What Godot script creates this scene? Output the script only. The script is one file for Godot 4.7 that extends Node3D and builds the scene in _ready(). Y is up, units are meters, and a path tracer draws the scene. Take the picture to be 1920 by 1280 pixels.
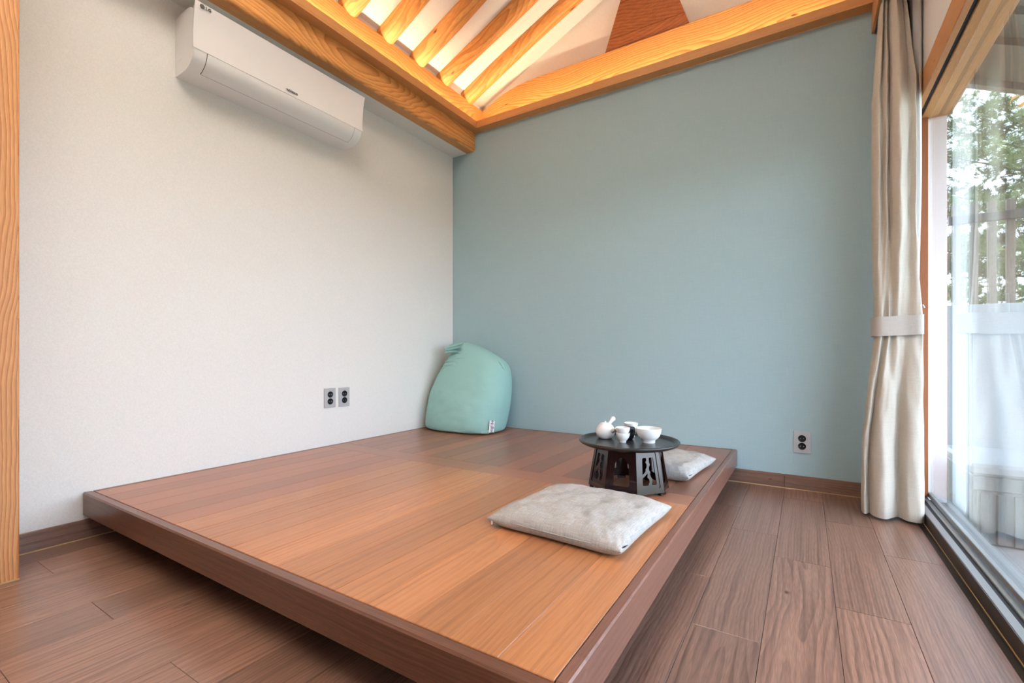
extends Node3D
# A small timber room: raised platform, low tray table, cushions, bean bag, glass sliding door on the right.
# Corner of white and blue-green wall = origin; x runs along the blue-green wall, z towards the viewer, y up, metres.

const SLOPE := 0.4663          # roof pitch, tan 25 degrees
const RIDGE := 1.685           # x of the ridge
var M := {}                    # materials
var taken := {}

# ---------------------------------------------------------------- helpers
func numbered(n: String) -> String:
	if not taken.has(n):
		taken[n] = 0
		return n
	taken[n] += 1
	return "%s_%03d" % [n, taken[n]]

func thing(called: String, label: String, category: String, at := Vector3.ZERO, group := "") -> Node3D:
	var o := Node3D.new()
	o.name = numbered(called)
	add_child(o)
	o.position = at
	o.set_meta("label", label)
	o.set_meta("category", category)
	if group:
		o.set_meta("group", group)
	return o

func setting(called: String, label := "") -> Node3D:
	var o := Node3D.new()
	o.name = called
	add_child(o)
	o.set_meta("kind", "structure")
	if label:
		o.set_meta("label", label)
	return o

func part(parent: Node, called: String, mesh: Mesh, mat: Material, at := Vector3.ZERO, basis := Basis()) -> MeshInstance3D:
	var o := MeshInstance3D.new()
	o.name = called
	o.mesh = mesh
	o.material_override = mat
	o.transform = Transform3D(basis, at)
	parent.add_child(o, true)
	return o

func start() -> SurfaceTool:
	var st := SurfaceTool.new()
	st.begin(Mesh.PRIMITIVE_TRIANGLES)
	return st

# one triangle whose visible side looks along n
func tri(st: SurfaceTool, a: Vector3, b: Vector3, c: Vector3, n: Vector3, ua := Vector2.ZERO, ub := Vector2.ZERO, uc := Vector2.ZERO, na = null, nb = null, nc = null) -> void:
	var flip := (b - a).cross(c - a).dot(n) > 0.0
	var ps := [a, c, b] if flip else [a, b, c]
	var us := [ua, uc, ub] if flip else [ua, ub, uc]
	var n0 = na if na != null else n
	var n1 = nb if nb != null else n
	var n2 = nc if nc != null else n
	var ns := [n0, n2, n1] if flip else [n0, n1, n2]
	for i in 3:
		st.set_normal(ns[i])
		st.set_uv(us[i])
		st.add_vertex(ps[i])

func quad(st: SurfaceTool, a: Vector3, b: Vector3, c: Vector3, d: Vector3, n: Vector3, ua := Vector2.ZERO, ub := Vector2.ZERO, uc := Vector2.ZERO, ud := Vector2.ZERO) -> void:
	tri(st, a, b, c, n, ua, ub, uc)
	tri(st, a, c, d, n, ua, uc, ud)

# texture place of a point on a box: length axis -> u, the other -> v; spec = [axis, u scale, u offset, v low, v high] (v fitted into a row) or [axis, su, ou, sv, ov, 1]
func box_uv(p: Vector3, n: Vector3, lo: Vector3, hi: Vector3, spec: Array) -> Vector2:
	var ax: int = spec[0]
	var m := n.abs()
	var na := 0
	if m.y >= m.x and m.y >= m.z: na = 1
	elif m.z >= m.x: na = 2
	var other := 3 - ax - na if na != ax else (ax + 1) % 3
	if na == ax:
		var o2 := (ax + 2) % 3
		return Vector2(spec[2] + p[o2] * spec[1] * 0.2, spec[3] + (spec[4] - spec[3]) * 0.5 * (p[other] - lo[other]) / maxf(hi[other] - lo[other], 0.001)) if spec.size() == 5 else Vector2(spec[2] + p[o2] * spec[1] * 0.2, spec[4] + p[other] * spec[3])
	if spec.size() == 5:
		return Vector2(spec[2] + (p[ax] - lo[ax]) * spec[1], lerpf(spec[3], spec[4], clampf((p[other] - lo[other]) / maxf(hi[other] - lo[other], 0.001), 0.02, 0.98)))
	return Vector2(spec[2] + p[ax] * spec[1], spec[4] + p[other] * spec[3] + (0.37 if na == 1 else 0.0))

# box from lo to hi with edges cut by b
func add_box(st: SurfaceTool, lo: Vector3, hi: Vector3, b := 0.002, spec := [0, 1.0, 0.0, 1.0, 0.0, 1]) -> void:
	b = minf(b, 0.45 * minf(hi.x - lo.x, minf(hi.y - lo.y, hi.z - lo.z)))
	var c := (lo + hi) * 0.5
	var h := (hi - lo) * 0.5
	for ax in 3:
		for s in [-1.0, 1.0]:
			var n := Vector3.ZERO
			n[ax] = s
			var u := (ax + 1) % 3
			var v := (ax + 2) % 3
			var q := []
			for k in [[-1, -1], [1, -1], [1, 1], [-1, 1]]:
				var p := c
				p[ax] += s * h[ax]
				p[u] += k[0] * (h[u] - b)
				p[v] += k[1] * (h[v] - b)
				q.append(p)
			quad(st, q[0], q[1], q[2], q[3], n, box_uv(q[0], n, lo, hi, spec), box_uv(q[1], n, lo, hi, spec), box_uv(q[2], n, lo, hi, spec), box_uv(q[3], n, lo, hi, spec))
	if b <= 0.0:
		return
	for ax in 3:                      # twelve edges
		var u := (ax + 1) % 3
		var v := (ax + 2) % 3
		for su in [-1.0, 1.0]:
			for sv in [-1.0, 1.0]:
				var n := Vector3.ZERO
				n[u] = su
				n[v] = sv
				n = n.normalized()
				var q := []
				for k in [[-1, 0], [1, 0], [1, 1], [-1, 1]]:
					var p := c
					p[ax] += k[0] * (h[ax] - b)
					p[u] += su * (h[u] - (b if k[1] else 0.0))
					p[v] += sv * (h[v] - (0.0 if k[1] else b))
					q.append(p)
				var nn := n
				nn[u] *= 1.2
				quad(st, q[0], q[1], q[2], q[3], n, box_uv(q[0], nn, lo, hi, spec), box_uv(q[1], nn, lo, hi, spec), box_uv(q[2], nn, lo, hi, spec), box_uv(q[3], nn, lo, hi, spec))
	for sx in [-1.0, 1.0]:
		for sy in [-1.0, 1.0]:
			for sz in [-1.0, 1.0]:
				var s := Vector3(sx, sy, sz)
				var p := c + h * s
				tri(st, p - Vector3(0, b * sy, b * sz), p - Vector3(b * sx, 0, b * sz), p - Vector3(b * sx, b * sy, 0), s.normalized())

func box(lo: Vector3, hi: Vector3, b := 0.002, spec := [0, 1.0, 0.0, 1.0, 0.0, 1]) -> ArrayMesh:
	var st := start()
	add_box(st, lo, hi, b, spec)
	return st.commit()

# grid of points -> smooth surface; rows of equal length; closed: last column joins the first
func add_grid(st: SurfaceTool, rows: Array, closed := false, outward := Vector3.ZERO, us := 1.0, vs := 1.0) -> void:
	var nr := rows.size()
	var nc: int = rows[0].size()
	var norm := []
	for r in nr:
		var line := []
		for c in nc:
			var cp := (c + 1) % nc if closed else mini(c + 1, nc - 1)
			var cm := (c - 1 + nc) % nc if closed else maxi(c - 1, 0)
			var du: Vector3 = rows[r][cp] - rows[r][cm]
			var dv: Vector3 = rows[mini(r + 1, nr - 1)][c] - rows[maxi(r - 1, 0)][c]
			var n := du.cross(dv)
			line.append(n.normalized() if n.length() > 1e-12 else Vector3.ZERO)
		norm.append(line)
	var flip := 1.0
	if outward != Vector3.ZERO:       # outward: a point inside; flip so that normals leave it
		var votes := 0.0
		for r in nr:
			for c in nc:
				votes += norm[r][c].dot((rows[r][c] - outward).normalized())
		flip = 1.0 if votes >= 0.0 else -1.0
	for r in nr:
		for c in nc:
			norm[r][c] *= flip
			if norm[r][c] == Vector3.ZERO:
				norm[r][c] = Vector3.UP if r >= nr / 2 else Vector3.DOWN
	for r in nr - 1:
		for c in (nc if closed else nc - 1):
			var d := (c + 1) % nc
			var n: Vector3 = norm[r][c] + norm[r + 1][c] + norm[r][d] + norm[r + 1][d]
			var u0 := us * c / float(nc)
			var u1 := us * (c + 1) / float(nc)
			var v0 := vs * r / float(nr)
			var v1 := vs * (r + 1) / float(nr)
			tri(st, rows[r][c], rows[r][d], rows[r + 1][d], n, Vector2(u0, v0), Vector2(u1, v0), Vector2(u1, v1), norm[r][c], norm[r][d], norm[r + 1][d])
			tri(st, rows[r][c], rows[r + 1][d], rows[r + 1][c], n, Vector2(u0, v0), Vector2(u1, v1), Vector2(u0, v1), norm[r][c], norm[r + 1][d], norm[r + 1][c])

# profile of (radius, height) turned round the y axis
func lathe(profile: Array, seg := 40, at := Vector3.ZERO) -> ArrayMesh:
	var st := start()
	add_lathe(st, profile, seg, at)
	return st.commit()

func add_lathe(st: SurfaceTool, profile: Array, seg := 40, at := Vector3.ZERO) -> void:
	var n := profile.size()
	var nor := []
	for i in n:
		var d: Vector2 = profile[mini(i + 1, n - 1)] - profile[maxi(i - 1, 0)]
		nor.append(Vector2(d.y, -d.x).normalized())
	for i in n - 1:
		var p: Vector2 = profile[i]
		var q: Vector2 = profile[i + 1]
		var e := q - p
		var fn := Vector2(e.y, -e.x).normalized()
		var np: Vector2 = nor[i] if nor[i].dot(fn) > 0.75 else fn
		var nq: Vector2 = nor[i + 1] if nor[i + 1].dot(fn) > 0.75 else fn
		for k in seg:
			var a := TAU * k / seg
			var b := TAU * (k + 1) / seg
			var da := Vector3(cos(a), 0, sin(a))
			var db := Vector3(cos(b), 0, sin(b))
			var u := Vector3.UP
			var face := (da + db) * fn.x + u * fn.y * 2.0
			var A := at + da * p.x + u * p.y
			var B := at + db * p.x + u * p.y
			var C := at + db * q.x + u * q.y
			var D := at + da * q.x + u * q.y
			if p.x > 1e-6:
				tri(st, A, B, C, face, Vector2(a, 0), Vector2(b, 0), Vector2(b, 1), da * np.x + u * np.y, db * np.x + u * np.y, db * nq.x + u * nq.y)
			if q.x > 1e-6:
				tri(st, A, C, D, face, Vector2(a, 0), Vector2(b, 1), Vector2(a, 1), da * np.x + u * np.y, db * nq.x + u * nq.y, da * nq.x + u * nq.y)

# tube along points with a radius at each
func add_tube(st: SurfaceTool, pts: Array, rad: Array, seg := 12, us := 1.0, vs := 1.0) -> void:
	var rows := []
	var up := Vector3(0.13, 0.97, 0.21).normalized()
	for i in pts.size():
		var d: Vector3 = (pts[mini(i + 1, pts.size() - 1)] - pts[maxi(i - 1, 0)]).normalized()
		var x := up.cross(d)
		if x.length() < 0.15:
			x = Vector3(1, 0.2, 0.1).cross(d)
		x = x.normalized()
		var y := d.cross(x)
		up = y
		var line := []
		for k in seg:
			var a := TAU * k / seg
			line.append(pts[i] + (x * cos(a) + y * sin(a)) * rad[i])
		rows.append(line)
	var mid: Vector3 = pts[0]
	add_ring_grid(st, rows, pts, us, vs)
	for e in [0, pts.size() - 1]:
		var n: Vector3 = (pts[0] - pts[1]) if e == 0 else (pts[e] - pts[e - 1])
		for k in seg:
			tri(st, pts[e], rows[e][k], rows[e][(k + 1) % seg], n.normalized())

func add_ring_grid(st: SurfaceTool, rows: Array, centres: Array, us: float, vs: float) -> void:
	for r in rows.size() - 1:
		var nc: int = rows[r].size()
		for c in nc:
			var d := (c + 1) % nc
			var n00: Vector3 = (rows[r][c] - centres[r]).normalized()
			var n01: Vector3 = (rows[r][d] - centres[r]).normalized()
			var n10: Vector3 = (rows[r + 1][c] - centres[r + 1]).normalized()
			var n11: Vector3 = (rows[r + 1][d] - centres[r + 1]).normalized()
			var n := n00 + n01 + n10 + n11
			var u0 := us * r / float(rows.size() - 1)
			var u1 := us * (r + 1) / float(rows.size() - 1)
			var v0 := vs * c / float(nc)
			var v1 := vs * (c + 1) / float(nc)
			tri(st, rows[r][c], rows[r][d], rows[r + 1][d], n, Vector2(u0, v0), Vector2(u0, v1), Vector2(u1, v1), n00, n01, n11)
			tri(st, rows[r][c], rows[r + 1][d], rows[r + 1][c], n, Vector2(u0, v0), Vector2(u1, v1), Vector2(u1, v0), n00, n11, n10)

func tube(pts: Array, rad: Array, seg := 12, us := 1.0, vs := 1.0) -> ArrayMesh:
	var st := start()
	add_tube(st, pts, rad, seg, us, vs)
	return st.commit()

# flat outline (x, y) given thickness along z from z0 to z1; seam(a, b) true: no side wall there
func add_slab(st: SurfaceTool, outline: PackedVector2Array, z0: float, z1: float, seam_x := INF, tf := Transform3D(), us := 1.0) -> void:
	var idx := Geometry2D.triangulate_polygon(outline)
	var ccw := 0.0
	for i in outline.size():
		ccw += outline[i].cross(outline[(i + 1) % outline.size()])
	for i in range(0, idx.size(), 3):
		for z in [z0, z1]:
			var q := []
			for k in 3:
				var p := outline[idx[i + k]]
				q.append(tf * Vector3(p.x, p.y, z))
			tri(st, q[0], q[1], q[2], tf.basis * Vector3(0, 0, 1.0 if z == z1 else -1.0), outline[idx[i]] * us, outline[idx[i + 1]] * us, outline[idx[i + 2]] * us)
	for i in outline.size():
		var a := outline[i]
		var b := outline[(i + 1) % outline.size()]
		if absf(a.x - seam_x) < 1e-5 and absf(b.x - seam_x) < 1e-5:
			continue
		var e := b - a
		var n := Vector3(e.y, -e.x, 0).normalized() * (1.0 if ccw > 0 else -1.0)
		quad(st, tf * Vector3(a.x, a.y, z0), tf * Vector3(b.x, b.y, z0), tf * Vector3(b.x, b.y, z1), tf * Vector3(a.x, a.y, z1), tf.basis * n)

func lettering(text: String, size: float, depth: float, bold := false) -> TextMesh:
	var f := SystemFont.new()
	f.font_names = PackedStringArray(["Droid Sans"])
	f.font_weight = 700 if bold else 400
	var t := TextMesh.new()
	t.text = text
	t.font = f
	t.font_size = 32
	t.pixel_size = size / 32.0
	t.depth = depth
	t.curve_step = 2.0
	return t

# ---------------------------------------------------------------- computed wood
func noise(s: int, freq := 1.0, octaves := 1) -> FastNoiseLite:
	var n := FastNoiseLite.new()
	n.seed = s
	n.frequency = freq
	n.noise_type = FastNoiseLite.TYPE_SIMPLEX
	n.fractal_type = FastNoiseLite.FRACTAL_FBM if octaves > 1 else FastNoiseLite.FRACTAL_NONE
	n.fractal_octaves = octaves
	return n

# rows: [pixel height, metres across, light colour, dark colour, rings per metre, pith distance, knots, line strength, streak strength, pore strength]
func wood(w: int, length: float, rows: Array, s: int, sharp := 2.2) -> ImageTexture:
	var h := 0
	for r in rows:
		h += int(r[0])
	var data := PackedByteArray()
	data.resize(w * h * 3)
	var big := noise(s, 1.0, 2)
	var fine := noise(s + 1, 1.0, 1)
	var at := 0
	var ri := 0
	for r in rows:
		ri += 1
		var off := ri * 37.3
		var light: Color = r[2]
		var dark: Color = r[3]
		var rings: float = r[4]
		var pith: float = r[5]
		var knots: Array = r[6]
		var line: float = r[7]
		var streak: float = r[8]
		var pore: float = r[9]
		var ph := int(r[0])
		var shift := PackedFloat32Array()
		var depth := PackedFloat32Array()
		shift.resize(w)
		depth.resize(w)
		for x in w:
			var u := length * x / w
			shift[x] = r[1] * (r[10] if r.size() > 10 else 0.5) + 0.22 * r[1] * big.get_noise_2d(u * 0.45, off) + 0.004 * big.get_noise_2d(u * 3.0, off + 9.0)
			depth[x] = pith * (0.7 + 0.75 * big.get_noise_2d(u * 0.5, off + 50.0)) + 0.0012 * big.get_noise_2d(u * 5.0, off + 70.0)
		for y in ph:
			var v: float = r[1] * y / ph
			for x in w:
				var u := length * x / w
				var dv := v - shift[x]
				var rad := sqrt(dv * dv + depth[x] * depth[x])
				var kn := 0.0
				for k in knots:
					var du: float = (u - k[0]) / 2.6
					var dk: float = v - k[1]
					var d2: float = (du * du + dk * dk) / (k[2] * k[2])
					if d2 < 9.0:
						var e := exp(-d2)
						rad -= 0.9 * k[2] * e
						kn = maxf(kn, exp(-d2 * 6.0))
				var ph2 := rad * rings + 0.30 * fine.get_noise_2d(u * 1.6, v * 14.0 + off)
				var t := ph2 - floorf(ph2)
				t = pow(t, sharp) * (1.0 - smoothstep(0.93, 1.0, t))
				var st := big.get_noise_2d(u * 0.8 + off, v * 48.0 + off)
				var po := fine.get_noise_2d(u * 14.0, v * 620.0 + off)
				var mixd := clampf(line * t + streak * (st + 0.15) + kn * 0.9, 0.0, 1.0)
				var c := light.lerp(dark, mixd)
				var g := 1.0 + pore * po + 0.04 * st
				c = Color(c.r * g * (1.0 - 0.35 * kn), c.g * g * (1.0 - 0.45 * kn), c.b * g * (1.0 - 0.5 * kn))
				data[at] = int(clampf(c.r, 0.0, 1.0) * 255.0)
				data[at + 1] = int(clampf(c.g, 0.0, 1.0) * 255.0)
				data[at + 2] = int(clampf(c.b, 0.0, 1.0) * 255.0)
				at += 3
	return ImageTexture.create_from_image(Image.create_from_data(w, h, false, Image.FORMAT_RGB8, data))

func grain(size: int, s: int, fu: float, fv: float, lo: float, hi: float) -> ImageTexture:   # grey weave or plaster grain
	var n := noise(s, 1.0, 3)
	var data := PackedByteArray()
	data.resize(size * size)
	for y in size:
		for x in size:
			var a := TAU * x / size
			var v := n.get_noise_3d(cos(a) * fu, sin(a) * fu, y * fv / size) * 0.5 + 0.5
			data[y * size + x] = int(clampf(lerpf(lo, hi, v), 0.0, 1.0) * 255.0)
	return ImageTexture.create_from_image(Image.create_from_data(size, size, false, Image.FORMAT_L8, data))

func weave(size: int, s: int, amount: float) -> ImageTexture:      # threads one way and the other
	var rng := RandomNumberGenerator.new()
	rng.seed = s
	var a := PackedFloat32Array()
	var b := PackedFloat32Array()
	a.resize(size * 8)
	b.resize(size * 8)
	for i in a.size():
		a[i] = rng.randf()
		b[i] = rng.randf()
	var data := PackedByteArray()
	data.resize(size * size)
	for y in size:
		for x in size:
			var warp := a[x * 8 + (y * 8 / size)]
			var weft := b[y * 8 + (x * 8 / size)]
			var v := warp if (x + y) % 2 == 0 else weft
			data[y * size + x] = int(clampf(1.0 - amount + amount * (0.6 * v + 0.4 * rng.randf()), 0.0, 1.0) * 255.0)
	return ImageTexture.create_from_image(Image.create_from_data(size, size, false, Image.FORMAT_L8, data))

func mat(c: Color, rough := 0.8, spec := 0.5) -> StandardMaterial3D:
	var m := StandardMaterial3D.new()
	m.albedo_color = c
	m.roughness = rough
	m.metallic_specular = spec
	return m

func textured(t: Texture2D, rough: float, c := Color.WHITE, relief := 0.0) -> StandardMaterial3D:
	var m := mat(c, rough)
	m.albedo_texture = t
	if relief > 0.0:
		m.heightmap_enabled = true
		m.heightmap_texture = t
		m.heightmap_scale = relief
	return m

func cloth(c: Color, t: Texture2D, scale: float, rough := 0.95, relief := 0.05) -> StandardMaterial3D:
	var m := textured(t, rough, c, relief)
	m.uv1_triplanar = true
	m.uv1_scale = Vector3.ONE * scale
	m.metallic_specular = 0.3
	return m

func rgb(r: float, g: float, b: float) -> Color:
	return Color(r / 255.0, g / 255.0, b / 255.0)

# ---------------------------------------------------------------- scene
func _ready() -> void:
	view_and_light()
	materials()
	room()
	roof_timbers()
	glass_door()
	platform()
	air_conditioner()
	sockets()
	bean_bag()
	tray_table()
	tea_things()
	cushions()
	curtain()
	outside()

func view_and_light() -> void:
	var cam := Camera3D.new()
	cam.name = "camera"
	cam.projection = Camera3D.PROJECTION_FRUSTUM
	cam.near = 0.05
	cam.far = 400.0
	cam.size = 2.0 * 0.05 * 640.0 / 878.6
	cam.frustum_offset = Vector2(0, 0.05 * 24.2 / 878.6)
	cam.position = Vector3(2.6616, 0.8, 3.2581)
	cam.rotation.y = deg_to_rad(32.045)
	add_child(cam)
	var sky_mat := ProceduralSkyMaterial.new()
	sky_mat.sky_top_color = Color(0.74, 0.85, 0.97)
	sky_mat.sky_horizon_color = Color(0.90, 0.95, 1.0)
	sky_mat.sky_curve = 0.25
	sky_mat.ground_horizon_color = Color(0.62, 0.62, 0.6)
	sky_mat.ground_bottom_color = Color(0.45, 0.44, 0.42)
	sky_mat.sun_angle_max = 1.0
	sky_mat.energy_multiplier = 1.0
	var sky := Sky.new()
	sky.sky_material = sky_mat
	var env := Environment.new()
	env.background_mode = Environment.BG_SKY
	env.sky = sky
	env.background_energy_multiplier = 8.4
	env.tonemap_mode = Environment.TONE_MAPPER_LINEAR
	env.tonemap_exposure = 1.18
	env.sdfgi_enabled = true
	env.ssao_enabled = true
	env.ssil_enabled = true
	var we := WorldEnvironment.new()
	we.name = "surroundings"
	we.environment = env
	add_child(we)
	var sun := DirectionalLight3D.new()       # high sun behind the house
	sun.name = "sun"
	sun.light_color = Color(1.0, 0.95, 0.86)
	sun.light_energy = 2.2
	sun.light_angular_distance = 0.6
	sun.shadow_enabled = true
	sun.rotation = Vector3(deg_to_rad(-48.0), deg_to_rad(-35.0), 0)
	add_child(sun)

func materials() -> void:
	var pine_l := rgb(226, 162, 92)
	var pine_d := rgb(160, 90, 40)
	M.pine_tex = wood(1536, 3.2, [
		[300, 0.40, pine_l, pine_d, 62.0, 0.13, [[1.05, 0.2, 0.03], [0.36, 0.2, 0.026], [2.3, 0.12, 0.02]], 0.62, 0.14, 0.06, 0.35],
		[260, 0.37, pine_l, pine_d, 60.0, 0.07, [[0.5, 0.17, 0.012], [1.55, 0.26, 0.02], [2.6, 0.22, 0.014]], 0.85, 0.12, 0.06, 0.72],
		[180, 0.19, rgb(205, 150, 98), pine_d, 95.0, 0.03, [[1.25, 0.13, 0.012], [0.55, 0.06, 0.008]], 0.85, 0.10, 0.06, 0.8],
		[120, 0.10, rgb(206, 150, 92), rgb(158, 100, 54), 300.0, 0.1, [], 0.5, 0.25, 0.05, -0.6],
		[160, 0.40, rgb(158, 92, 48), rgb(104, 52, 24), 80.0, 0.1, [[0.9, 0.2, 0.02]], 0.6, 0.25, 0.08, 0.2]], 11)
	M.pine = textured(M.pine_tex, 0.55)
	M.rafter = textured(wood(768, 1.9, [
		[150, 0.4, rgb(228, 164, 90), rgb(160, 86, 34), 34.0, 0.09, [[0.5, 0.1, 0.022], [1.2, 0.3, 0.016], [0.3, 0.33, 0.012]], 0.5, 0.15, 0.07],
		[150, 0.4, rgb(224, 160, 86), rgb(152, 80, 32), 38.0, 0.1, [[0.8, 0.12, 0.018], [1.5, 0.2, 0.014], [0.2, 0.25, 0.014]], 0.55, 0.18, 0.07],
		[150, 0.4, rgb(232, 170, 98), rgb(166, 92, 40), 30.0, 0.08, [[0.35, 0.2, 0.014], [1.0, 0.08, 0.018]], 0.5, 0.15, 0.07]], 23), 0.5)
	# floor laminate: six boards in one sheet
	var oak := []
	for k in 6:
		var tone: float = [1.0, 0.92, 1.06, 0.96, 1.03, 0.88][k]
		var l := rgb(150 * tone, 111 * tone, 92 * tone)
		oak.append([170, 0.185, l, Color(l.r * 0.55, l.g * 0.50, l.b * 0.48), [50.0, 85.0, 58.0, 100.0, 66.0, 54.0][k], [0.035, 0.02, 0.05, 0.02, 0.03, 0.06][k], [[0.3 + 0.1 * k, 0.05 + 0.02 * k, 0.010]] if k % 2 == 0 else [], 0.46, 0.36, 0.10, [0.5, 1.3, 0.4, -0.3, 0.65, 0.5][k]])
	M.floor = textured(wood(1152, 0.905, oak, 41, 1.6), 0.3, Color.WHITE, 0.004)
	M.floor.metallic_specular = 0.66
	# platform boards: eight in one sheet
	var teak := []
	for k in 8:
		var tone: float = [1.0, 0.93, 1.05, 0.96, 1.02, 0.83, 0.90, 0.76][k]
		var l := rgb(188 * tone, 126 * tone, 82 * tone)
		if k > 4:
			l = rgb(184 * tone, 118 * tone, 84 * tone)
		teak.append([112, 0.125, l, Color(l.r * 0.62, l.g * 0.55, l.b * 0.5), [40.0, 60.0, 50.0, 90.0, 70.0, 45.0, 110.0, 55.0][k], [0.03, 0.05, 0.06, 0.1, 0.04, 0.05, 0.03, 0.09][k], [], 0.22 if k < 5 else 0.12, 0.30 if k < 5 else 0.2, 0.04 if k < 5 else 0.015, [0.5, 1.4, 0.3, -0.5, 0.6, 1.2, -0.4, 0.5][k]])
	M.deck = textured(wood(1024, 1.19, teak, 57, 1.3), 0.28)
	M.deck.metallic_specular = 0.54
	var nut := []
	for k in 3:
		var l: Color = [rgb(116, 76, 58), rgb(134, 92, 76), rgb(130, 100, 86)][k]
		nut.append([96, 0.1, l, Color(l.r * 0.6, l.g * 0.56, l.b * 0.54), [150.0, 240.0, 180.0][k], [0.016, 0.03, 0.02][k], [[0.7, 0.05, 0.006]] if k != 1 else [], 0.4, 0.35, 0.07, [0.6, 1.3, 0.4][k]])
	M.walnut = textured(wood(768, 2.4, nut, 73, 1.8), 0.28)
	M.grey_wood = textured(wood(512, 1.8, [[128, 0.12, rgb(126, 112, 100), rgb(84, 72, 62), 120.0, 0.2, [], 0.5, 0.3, 0.1], [128, 0.3, rgb(96, 74, 58), rgb(58, 42, 32), 110.0, 0.2, [], 0.5, 0.4, 0.1]], 91), 0.8)
	var plaster := grain(256, 5, 9.0, 60.0, 0.93, 1.0)
	M.white = cloth(rgb(238, 236, 232), plaster, 2.2, 0.85, 0.02)
	M.white.uv1_world_triplanar = true
	M.teal = cloth(rgb(165, 189, 195), weave(256, 3, 0.06), 2.6, 0.7, 0.01)
	M.teal.uv1_world_triplanar = true
	M.shell = mat(rgb(240, 240, 240), 0.28)
	M.shell_gloss = mat(rgb(240, 239, 240), 0.12)
	M.dark_line = mat(rgb(60, 58, 58), 0.6)
	M.mark = mat(rgb(70, 68, 70), 0.5)
	M.plate = mat(rgb(176, 176, 178), 0.4)
	M.socket = mat(rgb(22, 22, 24), 0.25)
	M.pin = mat(rgb(150, 150, 150), 0.3)
	M.pin.metallic = 0.8
	M.bag = cloth(rgb(156, 200, 194), weave(256, 7, 0.10), 9.0, 0.9, 0.02)
	M.bag.rim_enabled = true
	M.bag.rim = 0.25
	M.linen = cloth(rgb(216, 210, 203), weave(256, 13, 0.42), 5.0, 0.95, 0.08)
	M.drape = cloth(rgb(206, 196, 182), weave(256, 17, 0.16), 4.0, 0.9, 0.03)
	M.drape.backlight_enabled = true
	M.drape.backlight = Color(0.2, 0.19, 0.17)
	M.sheer = cloth(rgb(250, 249, 247), weave(256, 18, 0.08), 6.0, 0.9, 0.0)
	M.sheer.backlight_enabled = true
	M.sheer.backlight = Color(0.7, 0.7, 0.7)
	M.tie = cloth(rgb(194, 186, 178), weave(256, 19, 0.14), 6.0, 0.9, 0.03)
	M.lacquer = mat(rgb(32, 15, 14), 0.13)
	M.tray = mat(rgb(40, 38, 38), 0.26)
	M.china = mat(rgb(236, 234, 232), 0.22)
	M.black_china = mat(rgb(34, 36, 42), 0.15)
	M.aluminium = mat(rgb(150, 148, 144), 0.38)
	M.aluminium.metallic = 0.6
	M.dark_metal = mat(rgb(58, 52, 48), 0.45)
	M.rubber = mat(rgb(36, 34, 34), 0.7)
	M.beading = mat(rgb(190, 160, 118), 0.6)
	M.steel = mat(rgb(190, 190, 190), 0.3)
	M.steel.metallic = 0.9
	M.glass = mat(Color(1, 1, 1, 0.02), 0.0)
	M.glass.transparency = BaseMaterial3D.TRANSPARENCY_ALPHA
	M.paper = mat(rgb(232, 228, 238), 0.8)
	M.ink = mat(rgb(60, 62, 84), 0.8)
	M.led = mat(rgb(255, 230, 190), 0.6)
	M.led.emission_enabled = true
	M.led.emission = Color(1.0, 0.78, 0.5)
	M.led.emission_energy_multiplier = 2.0
	M.lamp_glow = mat(rgb(250, 248, 244), 0.6)
	M.lamp_glow.emission_enabled = true
	M.lamp_glow.emission = Color(1.0, 0.95, 0.88)
	M.lamp_glow.emission_energy_multiplier = 2.0
	M.concrete = cloth(rgb(160, 159, 156), grain(256, 21, 14.0, 90.0, 0.82, 1.0), 1.2, 0.9, 0.04)
	M.render = cloth(rgb(172, 173, 174), grain(256, 22, 10.0, 60.0, 0.92, 1.0), 1.5, 0.9, 0.03)
	M.plastic = mat(rgb(84, 91, 91), 0.45)
	M.plastic_lid = mat(rgb(128, 131, 131), 0.45)
	M.bark = mat(rgb(84, 68, 56), 0.95)
	M.needles = mat(rgb(92, 112, 64), 0.7)
	M.needles.vertex_color_use_as_albedo = true
	M.leaf = mat(rgb(196, 138, 66), 0.6)
	M.leaf.backlight_enabled = true
	M.leaf.backlight = Color(0.5, 0.35, 0.15)
	M.petal = mat(rgb(238, 212, 218), 0.7)
	M.petal.backlight_enabled = true
	M.petal.backlight = Color(0.5, 0.4, 0.42)
	M.grass = mat(rgb(110, 112, 84), 0.95)

# row of the pine sheet as [v low, v high]
func pine_row(k: int) -> Array:
	var hs := [300.0, 260.0, 180.0, 120.0, 160.0]
	var a := 0.0
	for i in k:
		a += hs[i]
	return [a / 1020.0, (a + hs[k]) / 1020.0]

func pine_spec(axis: int, k: int, off := 0.0) -> Array:
	var r := pine_row(k)
	return [axis, 1.0 / 3.2, off, r[0], r[1]]

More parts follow.
